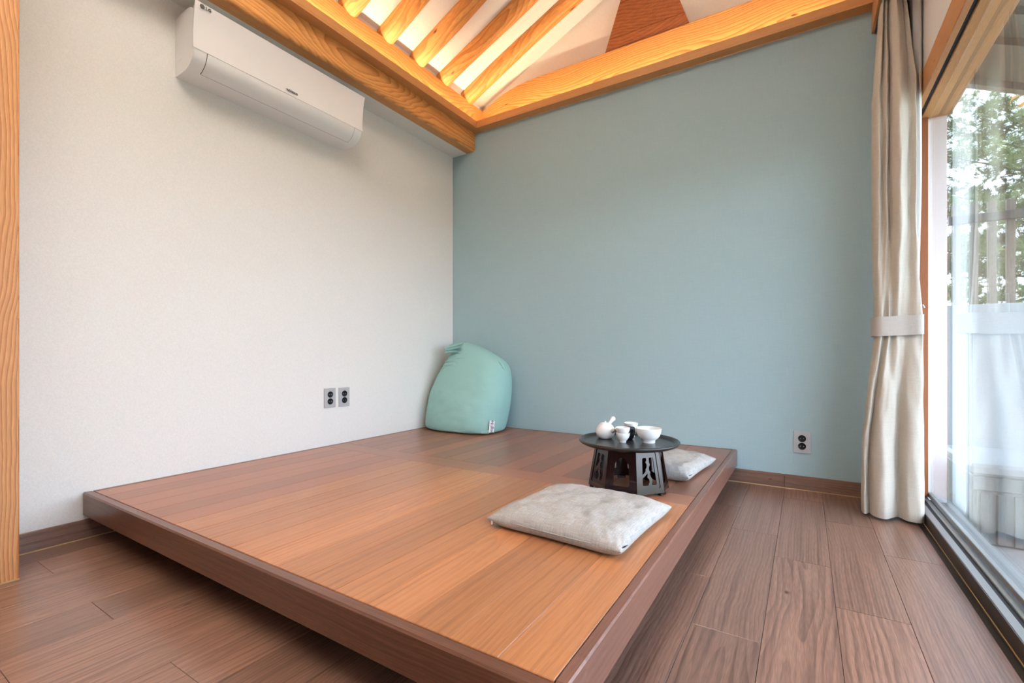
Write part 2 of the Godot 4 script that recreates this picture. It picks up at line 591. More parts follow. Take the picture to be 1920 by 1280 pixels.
func room() -> void:
	# floor: boards 0.185 m wide and 0.905 m long, ends staggered in threes
	var fl := setting("floor", "brown wood laminate floor boards")
	part(fl, "subfloor", box(Vector3(-0.2, -0.2, -0.1), Vector3(3.15, -0.012, 4.7), 0.0), M.dark_metal)
	var boards := []
	for v in 6:
		var st := start()
		add_box(st, Vector3(0.0005, -0.012, 0.0005), Vector3(0.1845, 0, 0.9045), 0.0008, [2, 1.0 / 0.905, 0.0, v / 6.0, (v + 1) / 6.0])
		boards.append(st.commit())
	var rng := RandomNumberGenerator.new()
	rng.seed = 5
	var ends := [0.886, 0.225, 0.55]
	for k in range(-1, 16):
		var x := 0.15 + 0.1852 * k
		var z: float = ends[posmod(k, 3)] - 0.905
		while z < 4.6:
			var st_mesh: Mesh = boards[rng.randi() % 6]
			if x < 0.0 or x + 0.185 > 3.137 or z < 0.0 or z + 0.905 > 4.6:      # cut to fit
				var v := rng.randi() % 6
				var lo := Vector3(maxf(x, 0.0) + 0.0005, -0.012, maxf(z, 0.0) + 0.0005)
				var hi := Vector3(minf(x + 0.185, 3.137) - 0.0005, 0, minf(z + 0.905, 4.6) - 0.0005)
				var st := start()
				add_box(st, lo, hi, 0.0008, [2, 1.0 / 0.905, 0.0, v / 6.0, (v + 1) / 6.0])
				part(fl, "plank", st.commit(), M.floor)
			else:
				part(fl, "plank", st_mesh, M.floor, Vector3(x, 0, z))
			z += 0.905
	# walls with thickness
	var wl := setting("wall_left", "plain white papered wall")
	part(wl, "wall_panel", box(Vector3(-0.18, 0, -0.1), Vector3(0, 2.95, 4.75), 0.0), M.white)
	var so := setting("trim_4", "white soffit above the air conditioner")
	part(so, "soffit", box(Vector3(0, 2.55, 0), Vector3(0.155, 2.95, 4.6), 0.0), M.white)
	var wb := setting("wall_back", "blue-green papered wall")
	part(wb, "wall_panel", box(Vector3(0, 0, -0.12), Vector3(3.206, 2.7028, 0), 0.0), M.teal)
	part(wb, "wall_cap", box(Vector3(0.0, 2.7, -0.3), Vector3(3.3, 2.76, -0.1), 0.0), M.white)
	var st := start()
	add_slab(st, PackedVector2Array([Vector2(-0.1, 2.7), Vector2(3.45, 2.7), Vector2(3.45, 2.9), Vector2(RIDGE, 3.75), Vector2(-0.1, 2.94)]), -0.34, -0.17)
	part(wb, "gable", st.commit(), M.white)
	var wr := setting("wall_right", "white wall above and beside the glass door")
	part(wr, "wall_panel", box(Vector3(3.14, 2.16, 0.0), Vector3(3.3, 2.95, 4.3), 0.0), M.white)
	part(wr, "wall_panel", box(Vector3(3.14, -0.1, 3.0), Vector3(3.3, 2.16, 4.75), 0.0), M.white)
	var wf := setting("wall_front", "timber wall behind the viewer")
	st = start()
	add_slab(st, PackedVector2Array([Vector2(-0.18, 0), Vector2(3.3, 0), Vector2(3.3, 2.95), Vector2(RIDGE, 3.75), Vector2(-0.18, 2.95)]), 4.6, 4.75)
	part(wf, "wall_panel", st.commit(), M.grey_wood)
	# sloping white ceiling between the rafters
	var ce := setting("ceiling", "sloping white plaster ceiling between log rafters")
	for s in [-1.0, 1.0]:
		st = start()
		var y0 := 3.02 + (RIDGE - 0.242) * SLOPE
		var x1: float = RIDGE + s * 1.62
		var y1: float = y0 - 1.62 * SLOPE
		add_slab(st, PackedVector2Array([Vector2(RIDGE - s * 0.02, y0 + 0.0), Vector2(x1, y1), Vector2(x1, y1 + 0.08), Vector2(RIDGE - s * 0.02, y0 + 0.08)]), -0.34, 4.75)
		part(ce, "slope", st.commit(), M.white)
		st = start()
		add_box(st, Vector3(minf(RIDGE + s * 1.485, RIDGE + s * 1.6), 2.9, -0.34), Vector3(maxf(RIDGE + s * 1.485, RIDGE + s * 1.6), 3.04, 4.75), 0.0)
		part(ce, "infill", st.commit(), M.white)
	# skirtings
	var bl := setting("baseboard_left", "brown wood skirting on the white wall")
	part(bl, "board", box(Vector3(0, 0, 0), Vector3(0.011, 0.083, 2.78), 0.003, [2, 0.4, 0.1, 0.67, 0.99]), M.walnut)
	part(bl, "bead", box(Vector3(0.011, 0, 0), Vector3(0.014, 0.004, 2.78), 0.0), M.beading)
	var bb := setting("baseboard_back", "brown wood skirting on the blue-green wall")
	part(bb, "board", box(Vector3(0, 0, 0), Vector3(2.555, 0.083, 0.011), 0.003, [0, 0.4, 0.3, 0.67, 0.99]), M.walnut)
	part(bb, "board", box(Vector3(2.556, 0, 0), Vector3(3.14, 0.083, 0.011), 0.003, [0, 0.4, 0.7, 0.66, 1.0]), M.walnut)
	part(bb, "bead", box(Vector3(0, 0, 0.011), Vector3(3.14, 0.004, 0.014), 0.0), M.beading)
	# cove mouldings: a trough with a lip that hides a light strip
	var t1 := setting("trim_1", "wood cove moulding along the long beam")
	part(t1, "shelf", box(Vector3(0.2425, 2.703, 0.0), Vector3(0.318, 2.715, 4.6), 0.001, pine_spec(2, 3)), M.pine)
	part(t1, "lip", box(Vector3(0.308, 2.7151, 0.0678), Vector3(0.318, 2.761, 4.6), 0.001, pine_spec(2, 3, 0.4)), M.pine)
	part(t1, "light_strip", box(Vector3(0.262, 2.7152, 0.09), Vector3(0.286, 2.722, 4.55), 0.001), M.led)
	cove_light(Vector3(0.274, 2.7235, 2.32), Vector2(0.02, 4.4), 0.0)
	var t2 := setting("trim_2", "wood cove moulding along the blue-green wall")
	part(t2, "shelf", box(Vector3(0.3185, 2.703, 0.0), Vector3(2.972, 2.715, 0.077), 0.001, pine_spec(0, 3)), M.pine)
	part(t2, "lip", box(Vector3(0.308, 2.7151, 0.067), Vector3(2.972, 2.761, 0.077), 0.001, pine_spec(0, 3, 0.3)), M.pine)
	part(t2, "light_strip", box(Vector3(0.36, 2.7152, 0.02), Vector3(2.9, 2.722, 0.044), 0.001), M.led)
	cove_light(Vector3(1.63, 2.7235, 0.032), Vector2(0.02, 2.5), PI / 2)
	# board that hides the curtain track
	var t3 := setting("trim_3", "wood board hiding the curtain track")
	part(t3, "board", box(Vector3(2.972, 2.574, 0.0), Vector3(2.986, 2.735, 4.1), 0.001, pine_spec(2, 2)), M.pine)
	part(t3, "top_board", box(Vector3(2.9865, 2.715, 0.0), Vector3(3.14, 2.735, 4.1), 0.001, pine_spec(2, 4)), M.pine)
	part(t3, "curtain_track", box(Vector3(3.05, 2.695, 0.02), Vector3(3.075, 2.7149, 4.0), 0.002), M.shell)

func cove_light(at: Vector3, size: Vector2, turn: float) -> void:
	var l := AreaLight3D.new()
	l.name = numbered("cove_light")
	l.area_size = Vector2(size.x, size.y)
	l.light_color = Color(1.0, 0.88, 0.72)
	l.light_energy = 1.7 * size.y / 4.4
	l.shadow_enabled = true
	l.set("area_range", 12.0)
	l.transform = Transform3D(Basis(Vector3.UP, turn) * Basis(Vector3.RIGHT, PI / 2), at)
	add_child(l)

func roof_timbers() -> void:
	# long beam on the white wall side, rounded lower edge
	var bm := thing("wooden_beam", "long honey pine beam above the air conditioner on the white wall", "beam", Vector3(0.155, 2.55, 0))
	var st := start()
	var out := PackedVector2Array([Vector2(0, 0), Vector2(0.06, 0)])
	for k in 7:
		var a := -PI / 2 + PI / 2 * k / 6.0
		out.append(Vector2(0.062 + 0.025 * cos(a), 0.025 + 0.025 * sin(a)))
	out.append(Vector2(0.087, 0.395))
	out.append(Vector2(0, 0.395))
	var row := pine_row(0)
	for i in out.size():
		var a := out[i]
		var b := out[(i + 1) % out.size()]
		var e := b - a
		var n := Vector3(e.y, -e.x, 0).normalized()
		var va: float = lerpf(row[0], row[1], clampf((a.y + (0.06 - minf(a.x, 0.06))) / 0.46, 0.01, 0.99))
		var vb: float = lerpf(row[0], row[1], clampf((b.y + (0.06 - minf(b.x, 0.06))) / 0.46, 0.01, 0.99))
		var zs := 0.0
		if a.y < 0.001 and b.y < 0.001:
			va = pine_row(3)[0] + 0.01
			vb = pine_row(3)[1] - 0.01
		quad(st, Vector3(a.x, a.y, zs), Vector3(b.x, b.y, zs), Vector3(b.x, b.y, 4.6), Vector3(a.x, a.y, 4.6), n, Vector2(0, va), Vector2(0, vb), Vector2(4.6 / 3.2, vb), Vector2(4.6 / 3.2, va))
	add_box(st, Vector3(0, 0.153, -0.168), Vector3(0.087, 0.395, 0.0), 0.0, pine_spec(2, 0, 0.5))
	part(bm, "timber", st.commit(), M.pine)
	# cambered tie beam over the blue-green wall
	var tb := thing("tie_beam", "honey pine beam with rounded shoulder lying over the blue-green wall", "beam", Vector3(0, 2.76, -0.1))
	st = start()
	var top := [Vector2(0.2425, 2.90), Vector2(0.246, 2.944), Vector2(0.30, 2.966), Vector2(0.37, 2.998), Vector2(0.452, 3.029), Vector2(0.51, 3.044), Vector2(0.56, 3.055), Vector2(0.63, 3.066), Vector2(0.70, 3.071), Vector2(0.78, 3.074), Vector2(1.5, 3.074), Vector2(2.6, 3.074), Vector2(2.9, 3.04), Vector2(3.12, 2.96)]
	row = pine_row(1)
	for i in top.size() - 1:
		var a: Vector2 = top[i] - Vector2(0, 2.76)
		var b: Vector2 = top[i + 1] - Vector2(0, 2.76)
		var ua := a.x / 3.2
		var ub := b.x / 3.2
		var r := 0.012
		var va: float = lerpf(row[1], row[0], clampf(a.y / 0.33, 0.02, 0.98))
		var vb: float = lerpf(row[1], row[0], clampf(b.y / 0.33, 0.02, 0.98))
		var vl: float = lerpf(row[1], row[0], 0.02)
		quad(st, Vector3(a.x, 0, 0), Vector3(b.x, 0, 0), Vector3(b.x, b.y - r, 0), Vector3(a.x, a.y - r, 0), Vector3(0, 0, 1), Vector2(ua, vl), Vector2(ub, vl), Vector2(ub, vb), Vector2(ua, va))
		quad(st, Vector3(a.x, a.y - r, 0), Vector3(b.x, b.y - r, 0), Vector3(b.x, b.y, -r), Vector3(a.x, a.y, -r), Vector3(0, 0.7, 0.7), Vector2(ua, va), Vector2(ub, vb), Vector2(ub, vb), Vector2(ua, va))
		quad(st, Vector3(a.x, a.y, -r), Vector3(b.x, b.y, -r), Vector3(b.x, b.y, -0.08), Vector3(a.x, a.y, -0.08), Vector3(0, 1, 0), Vector2(ua, va), Vector2(ub, vb), Vector2(ub, vb), Vector2(ua, va))
	part(tb, "timber", st.commit(), M.pine)
	# stacked king post on the tie beam
	var kp := thing("king_post", "dark stained stacked board king post on the tie beam", "post", Vector3(0, 3.07, -0.13))
	var edge := func(y: float, s: float) -> float: return (1.375 + 0.34 * (y - 3.05)) if s < 0 else (1.995 - 0.345 * (y - 3.05))
	var levels := [3.04, 3.158, 3.40, 3.70]
	for k in 3:
		st = start()
		var y0: float = levels[k] + 0.0015
		var y1: float = levels[k + 1] - 0.0015
		var r4 := pine_row(4)
		var pts := [Vector3(edge.call(y0, -1.0), y0 - 3.07, 0.02), Vector3(edge.call(y0, 1.0), y0 - 3.07, 0.02), Vector3(edge.call(y1, 1.0), y1 - 3.07, 0.02), Vector3(edge.call(y1, -1.0), y1 - 3.07, 0.02)]
		var uv := []
		for p in pts:
			uv.append(Vector2(p.x / 3.2 + 0.31 * k, lerpf(r4[1], r4[0], 0.05 + 0.9 * (p.y + 0.03) / 0.66)))
		quad(st, pts[0], pts[1], pts[2], pts[3], Vector3(0, 0, 1), uv[0], uv[1], uv[2], uv[3])
		for e in 4:
			var a: Vector3 = pts[e]
			var b: Vector3 = pts[(e + 1) % 4]
			var dn := (b - a).cross(Vector3(0, 0, 1))
			var bk := Vector3(0, 0, 0.07)
			quad(st, a, b, b - bk, a - bk, dn.normalized(), uv[e], uv[(e + 1) % 4], uv[(e + 1) % 4], uv[e])
		part(kp, "board", st.commit(), M.pine)
	# round rafters, 0.308 m apart
	var words := ["nearest the blue-green wall", "second from the blue-green wall", "third from the blue-green wall", "fourth from the blue-green wall", "fifth from the blue-green wall, at the top edge", "sixth from the blue-green wall", "seventh from the blue-green wall"]
	var rng := RandomNumberGenerator.new()
	rng.seed = 8
	for k in 7:
		var z := 0.071 + 0.3055 * k
		var r := thing("log_rafter", "round pine log rafter, " + words[k], "rafter", Vector3(0.2, 2.985, z), "round log rafters of the ceiling")
		var pts := []
		var rad := []
		for i in 13:
			var t := i / 12.0
			var x := -0.06 + 1.62 * t
			pts.append(Vector3(x, x * SLOPE + 0.004 * sin(t * 7.0 + k), 0.006 * sin(t * 5.0 + 2.0 * k)))
			rad.append(0.062 + 0.003 * sin(t * 9.0 + 3.0 * k) + 0.004 * (1.0 - t))
		st = start()
		add_tube(st, pts, rad, 22, 1.0, 0.333)
		var m: StandardMaterial3D = M.rafter
		var o := part(r, "log", st.commit(), m)
		o.material_override = m if k % 3 == 0 else rafter_material(k % 3)
	# post at the left edge
	var post := thing("wooden_post", "square pine post with knots at the left edge of the white wall", "post", Vector3(0.1, 0, 2.774))
	part(post, "timber", box(Vector3(0, 0, 0), Vector3(0.188, 2.5499, 0.19), 0.003, [1, 1.0 / 3.2, 0.25, pine_row(2)[0], pine_row(2)[1]]), M.pine)
	part(post, "floor_bead", box(Vector3(0.188, 0, 0), Vector3(0.191, 0.004, 0.19), 0.0), M.beading)
	# ceiling lamps over the middle of the room, behind the viewer's head
	for k in 2:
		var lamp := thing("ceiling_lamp", ["long white ceiling lamp nearer the platform", "long white ceiling lamp nearer the front wall"][k], "lamp", Vector3(RIDGE, 3.1, [2.75, 3.95][k]), "long ceiling lamps under the ridge")
		part(lamp, "housing", box(Vector3(-0.14, 0, -0.45), Vector3(0.14, 0.06, 0.45), 0.01), M.shell)
		part(lamp, "diffuser", box(Vector3(-0.13, -0.012, -0.44), Vector3(0.13, -0.0005, 0.44), 0.003), M.lamp_glow)
		for s in [-0.3, 0.3]:
			part(lamp, "suspension_rod", tube([Vector3(0, 0.06, s), Vector3(0, 0.6, s)], [0.006, 0.006], 8), M.steel)
		var l := AreaLight3D.new()
		l.name = numbered("ceiling_light")
		l.area_size = Vector2(0.26, 0.88)
		l.light_color = Color(1.0, 0.97, 0.93)
		l.light_energy = 0.2
		l.shadow_enabled = true
		l.set("area_range", 12.0)
		l.transform = Transform3D(Basis(Vector3.RIGHT, -PI / 2), Vector3(RIDGE, 3.085, [2.75, 3.95][k]))
		add_child(l)
		part(lamp, "diffuser", box(Vector3(-0.13, 0.0605, -0.44), Vector3(0.13, 0.068, 0.44), 0.003), M.lamp_glow)
		var up: AreaLight3D = l.duplicate()          # most of the light goes up to the white ceiling
		up.name = numbered("ceiling_light")
		up.light_energy = 5.5
		up.transform = Transform3D(Basis(Vector3.RIGHT, PI / 2), Vector3(RIDGE, 3.172, [2.75, 3.95][k]))
		add_child(up)

var rafter_mats := {}
func rafter_material(k: int) -> StandardMaterial3D:
	if not rafter_mats.has(k):
		var m: StandardMaterial3D = M.rafter.duplicate()
		m.uv1_offset = Vector3(0, k / 3.0, 0)
		rafter_mats[k] = m
	return rafter_mats[k]

func glass_door() -> void:
	var d := setting("door_1", "sliding glass door in a wood and aluminium frame")
	# wood jamb and head
	part(d, "jamb", box(Vector3(3.139, 0.0565, 0.0005), Vector3(3.206, 2.04, 0.03), 0.002, [1, 0.3, 0.0, pine_row(4)[0], pine_row(4)[1]]), M.pine)
	part(d, "jamb", box(Vector3(3.14, 0.05, 2.965), Vector3(3.30, 2.04, 3.0), 0.002, [1, 0.3, 0.0, pine_row(3)[0], pine_row(3)[1]]), M.pine)
	part(d, "head", box(Vector3(3.138, 2.04, 0.0005), Vector3(3.163, 2.16, 3.0), 0.002, pine_spec(2, 2)), M.pine)
	part(d, "head_channel", box(Vector3(3.1631, 2.05, 0.0005), Vector3(3.18, 2.16, 3.0), 0.0), M.rubber)
	part(d, "head", box(Vector3(3.1801, 2.04, 0.0005), Vector3(3.30, 2.16, 3.0), 0.002, pine_spec(2, 3)), M.pine)
	part(d, "outer_frame", box(Vector3(3.2062, -0.1, -0.1195), Vector3(3.285, 2.16, 0.0004), 0.002), M.shell)
	# aluminium track
	part(d, "track_face", box(Vector3(3.137, -0.1, 0.0005), Vector3(3.139, 0.055, 3.0), 0.0), M.dark_metal)
	part(d, "track_bead", box(Vector3(3.1345, 0.0, 0.0005), Vector3(3.1369, 0.003, 3.0), 0.0), M.beading)
	part(d, "track", box(Vector3(3.139, -0.1, 0.0005), Vector3(3.166, 0.056, 3.0), 0.002), M.aluminium)
	part(d, "track_groove", box(Vector3(3.1661, -0.1, 0.0005), Vector3(3.184, 0.045, 3.0), 0.0), M.rubber)
	part(d, "track", box(Vector3(3.1841, -0.1, 0.0005), Vector3(3.205, 0.052, 3.0), 0.002), M.aluminium)
	part(d, "track_groove", box(Vector3(3.2051, -0.1, 0.0005), Vector3(3.230, 0.035, 3.0), 0.0), M.rubber)
	part(d, "track", box(Vector3(3.2301, -0.1, 0.0005), Vector3(3.30, 0.03, 3.0), 0.002), M.aluminium)
	# sliding leaves: slim bottom rail and stiles, panes
	for k in 2:
		var z0: float = [0.0012, 1.55][k]
		var z1: float = [1.59, 2.964][k]
		var x: float = [3.216, 3.262][k]
		part(d, "bottom_rail", box(Vector3(x - 0.009, 0.0535, z0), Vector3(x + 0.009, 0.075, z1), 0.002), M.aluminium)
		part(d, "stile", box(Vector3(x - 0.012, 0.0755, z1 - 0.04), Vector3(x + 0.012, 2.0395, z1), 0.002), M.aluminium)
		if k == 1:
			part(d, "stile", box(Vector3(x - 0.012, 0.0755, z0), Vector3(x + 0.012, 2.0395, z0 + 0.04), 0.002), M.aluminium)
		part(d, "pane", box(Vector3(x - 0.003, 0.0755, z0 + 0.0005), Vector3(x + 0.003, 2.0395, z1 - 0.0405), 0.0), M.glass)

func platform() -> void:
	var p := thing("wooden_platform", "low raised wooden platform with glossy plank top in the corner", "platform", Vector3(0.0015, 0, 0.0015))
	part(p, "base", box(Vector3(0.02, 0.0, 0.02), Vector3(1.98, 0.09, 2.2), 0.0), M.rubber)
	part(p, "deck", box(Vector3(0.012, 0.09, 0.012), Vector3(2.268, 0.184, 2.485), 0.0), M.rubber)
	var front := []
	var back := []
	for v in 8:
		front.append(box(Vector3(0.0003, -0.0155, 0), Vector3(0.1247, 0, 1.1745), 0.0014, [2, 1.0 / 1.19, 0.0, v / 8.0, (v + 1) / 8.0]))
		back.append(box(Vector3(0.0003, -0.0155, 0), Vector3(0.1247, 0, 1.15), 0.0014, [2, 1.0 / 1.19, 0.02, v / 8.0, (v + 1) / 8.0]))
	var of := [6, 5, 6, 6, 5, 6, 3, 1, 3, 4, 2, 3, 1, 0, 2, 1, 3, 4]
	var ob := [5, 7, 7, 5, 7, 6, 7, 5, 7, 7, 5, 7, 6, 7, 7, 5, 5, 7]
	for k in 18:
		part(p, "plank", front[of[k]], M.deck, Vector3(0.0202 + 0.12488 * k, 0.2, 1.3105))
		part(p, "plank", back[ob[k]], M.deck, Vector3(0.0202 + 0.12488 * k, 0.2, 0.0205))
	part(p, "cross_plank", box(Vector3(0.0202, 0.1845, 1.171), Vector3(1.2, 0.2, 1.31), 0.0007, [0, 1.0 / 1.19, 0.0, 5 / 8.0, 6 / 8.0]), M.deck)
	part(p, "cross_plank", box(Vector3(1.2005, 0.1845, 1.171), Vector3(2.268, 0.2, 1.31), 0.0007, [0, 1.0 / 1.19, 0.1, 6 / 8.0, 7 / 8.0]), M.deck)
	part(p, "edge_board", box(Vector3(0.0, 0.1, 2.4865), Vector3(2.297, 0.2015, 2.521), 0.005, [0, 1.0 / 2.4, 0.0, 0.0, 0.33]), M.walnut)
	part(p, "edge_board", box(Vector3(2.2685, 0.1, 0.0), Vector3(2.297, 0.2015, 2.486), 0.004, [2, 1.0 / 2.4, 0.0, 0.33, 0.66]), M.walnut)
	part(p, "edge_board", box(Vector3(0.0005, 0.1, 0.0), Vector3(0.02, 0.2015, 2.486), 0.002, [2, 1.0 / 2.4, 0.0, 0.66, 1.0]), M.walnut)
	part(p, "edge_board", box(Vector3(0.0205, 0.1, 0.0005), Vector3(2.268, 0.2015, 0.02), 0.002, [0, 1.0 / 2.4, 0.0, 0.66, 1.0]), M.walnut)

func air_conditioner() -> void:
	var z0 := 1.171
	var len := 0.998
	var ac := thing("air_conditioner", "white wall-mounted air conditioner under the pine beam", "air conditioner", Vector3(0, 2.18, z0))
	# side outline (depth, height): casing
	var lower := []
	for k in 10:
		var a := PI / 2 * k / 9.0
		lower.append(Vector2(0.085 + 0.104 * sin(a), 0.085 - 0.083 * cos(a)))
	var side := PackedVector2Array([Vector2(0.0, 0.0), Vector2(0.04, 0.0)])
	for q in lower:
		side.append(q)
	side.append(Vector2(0.187, 0.285))
	for k in 8:
		var a := PI / 2 * k / 7.0
		side.append(Vector2(0.117 + 0.07 * cos(a), 0.262 + 0.033 * sin(a)))
	side.append(Vector2(0.05, 0.292))
	side.append(Vector2(0.0, 0.28))
	var st := start()
	extrude_side(st, side, 0.0, len)
	part(ac, "casing", st.commit(), M.shell)
	# front panel: slightly concave sheet standing proud, with rounded corners
	var prof := PackedVector2Array()
	for k in 11:
		var t := k / 10.0
		prof.append(Vector2(0.1935 + 0.0225 * t * t - 0.004 * sin(PI * t), 0.085 + 0.215 * t))
	for k in range(10, -1, -1):
		var t := k / 10.0
		prof.append(Vector2(0.1865 + 0.0225 * t * t - 0.004 * sin(PI * t), 0.088 + 0.211 * t))
	st = start()
	extrude_side(st, prof, -0.004, len + 0.004)
	part(ac, "front_panel", st.commit(), M.shell_gloss)
	# air outlet flap, a thin curved plate a hair proud of the casing with a dark gap round it
	var gap := PackedVector2Array()
	var flap := PackedVector2Array()
	for k in range(2, 10):
		var a := PI / 2 * k / 9.0
		gap.append(Vector2(0.085 + 0.1046 * sin(a), 0.085 - 0.0836 * cos(a)))
		flap.append(Vector2(0.085 + 0.1064 * sin(a), 0.085 - 0.0854 * cos(a)))
	for k in range(9, 1, -1):
		var a := PI / 2 * k / 9.0
		gap.append(Vector2(0.085 + 0.10 * sin(a), 0.085 - 0.079 * cos(a)))
		flap.append(Vector2(0.085 + 0.10 * sin(a), 0.085 - 0.079 * cos(a)))
	st = start()
	extrude_side(st, gap, 0.058, len - 0.058)
	part(ac, "outlet_gap", st.commit(), M.dark_line)
	st = start()
	var inner := flap.slice(0, 8)
	var inset := PackedVector2Array()
	for k in 8:
		var a := PI / 2 * (2.16 + 6.84 * k / 7.0) / 9.0
		inset.append(Vector2(0.085 + 0.1062 * sin(a), 0.085 - 0.0852 * cos(a)))
	for k in range(7, -1, -1):
		var a := PI / 2 * (2.16 + 6.84 * k / 7.0) / 9.0
		inset.append(Vector2(0.085 + 0.10 * sin(a), 0.085 - 0.079 * cos(a)))
	extrude_side(st, inset, 0.0605, len - 0.0605)
	part(ac, "outlet_flap", st.commit(), M.shell)
	# marks: round emblem and letters at the upper left corner, a small word low in the middle
	var face := Basis(Vector3.UP, PI / 2)
	var em := lathe([Vector2(0, 0.0), Vector2(0.0105, 0.0), Vector2(0.0105, 0.0012), Vector2(0, 0.0012)], 24)
	part(ac, "emblem", em, M.mark, Vector3(0.2146, 0.285, len - 0.026), Basis(Vector3(0, 0, 1), -PI / 2))
	part(ac, "lettering", lettering("LG", 0.022, 0.0012, true), M.mark, Vector3(0.2152, 0.285, len - 0.053), face)
	part(ac, "lettering", lettering("whisen", 0.02, 0.0012, true), M.mark, Vector3(0.1965, 0.108, 0.497), face * Basis(Vector3.RIGHT, -0.02))
	# small cover disc on the end
	part(ac, "screw_cover", lathe([Vector2(0, 0), Vector2(0.012, 0), Vector2(0.012, 0.001), Vector2(0, 0.001)], 20), M.shell, Vector3(0.05, 0.075, len), Basis(Vector3.RIGHT, PI / 2))

# outline in (x, y) drawn out along z, smooth normals where the turn is gentle
func extrude_side(st: SurfaceTool, o: PackedVector2Array, z0: float, z1: float) -> void:
	var n := o.size()
	var area := 0.0
	for i in n:
		area += o[i].cross(o[(i + 1) % n])
	var sgn := 1.0 if area > 0.0 else -1.0
	var fn := []
	for i in n:
		var e := o[(i + 1) % n] - o[i]
		fn.append(Vector2(e.y, -e.x).normalized() * sgn)
	for i in n:
		var j := (i + 1) % n
		var prev: Vector2 = fn[(i - 1 + n) % n]
		var next: Vector2 = fn[j]
		var me: Vector2 = fn[i]
		var na := (prev + me).normalized() if prev.dot(me) > 0.8 else me
		var nb := (next + me).normalized() if next.dot(me) > 0.8 else me
		var A := Vector3(o[i].x, o[i].y, z0)
		var B := Vector3(o[j].x, o[j].y, z0)
		var C := Vector3(o[j].x, o[j].y, z1)
		var D := Vector3(o[i].x, o[i].y, z1)
		var f3 := Vector3(me.x, me.y, 0)
		var a3 := Vector3(na.x, na.y, 0)
		var b3 := Vector3(nb.x, nb.y, 0)
		tri(st, A, B, C, f3, Vector2.ZERO, Vector2.ZERO, Vector2.ZERO, a3, b3, b3)
		tri(st, A, C, D, f3, Vector2.ZERO, Vector2.ZERO, Vector2.ZERO, a3, b3, a3)
	var idx := Geometry2D.triangulate_polygon(o)
	for i in range(0, idx.size(), 3):
		for z in [z0, z1]:
			tri(st, Vector3(o[idx[i]].x, o[idx[i]].y, z), Vector3(o[idx[i + 1]].x, o[idx[i + 1]].y, z), Vector3(o[idx[i + 2]].x, o[idx[i + 2]].y, z), Vector3(0, 0, -1.0 if z == z0 else 1.0))

func sockets() -> void:
	var plate := box(Vector3(-0.043, -0.064, 0), Vector3(0.043, 0.064, 0.008), 0.0015)
	var well := lathe([Vector2(0, 0.001), Vector2(0.0165, 0.001), Vector2(0.0185, 0.0035), Vector2(0.0200, 0.0035), Vector2(0.0205, 0.0)], 28)
	var pin := lathe([Vector2(0, 0.0022), Vector2(0.0024, 0.0022), Vector2(0.0024, 0.001)], 10)
	var spots := [
		[Vector3(0, 0.513, 1.276), PI / 2, "grey double wall socket on the white wall, farther from the bean bag", "grey double sockets on the white wall"],
		[Vector3(0, 0.512, 1.164), PI / 2, "grey double wall socket on the white wall, nearer the bean bag", "grey double sockets on the white wall"],
		[Vector3(2.645, 0.281, 0), 0.0, "grey double wall socket on the blue-green wall by the curtain", ""]]
	for s in spots:
		var o := thing("wall_socket", s[2], "socket", s[0], s[3])
		o.rotation.y = s[1]
		part(o, "plate", plate, M.plate)
		for y in [0.0225, -0.0225]:
			var w := part(o, "socket", well, M.socket, Vector3(0, y, 0.0081), Basis(Vector3.RIGHT, PI / 2))
			for x in [-0.0085, 0.0085]:
				part(w, "contact", pin, M.pin, Vector3(x, 0, 0))

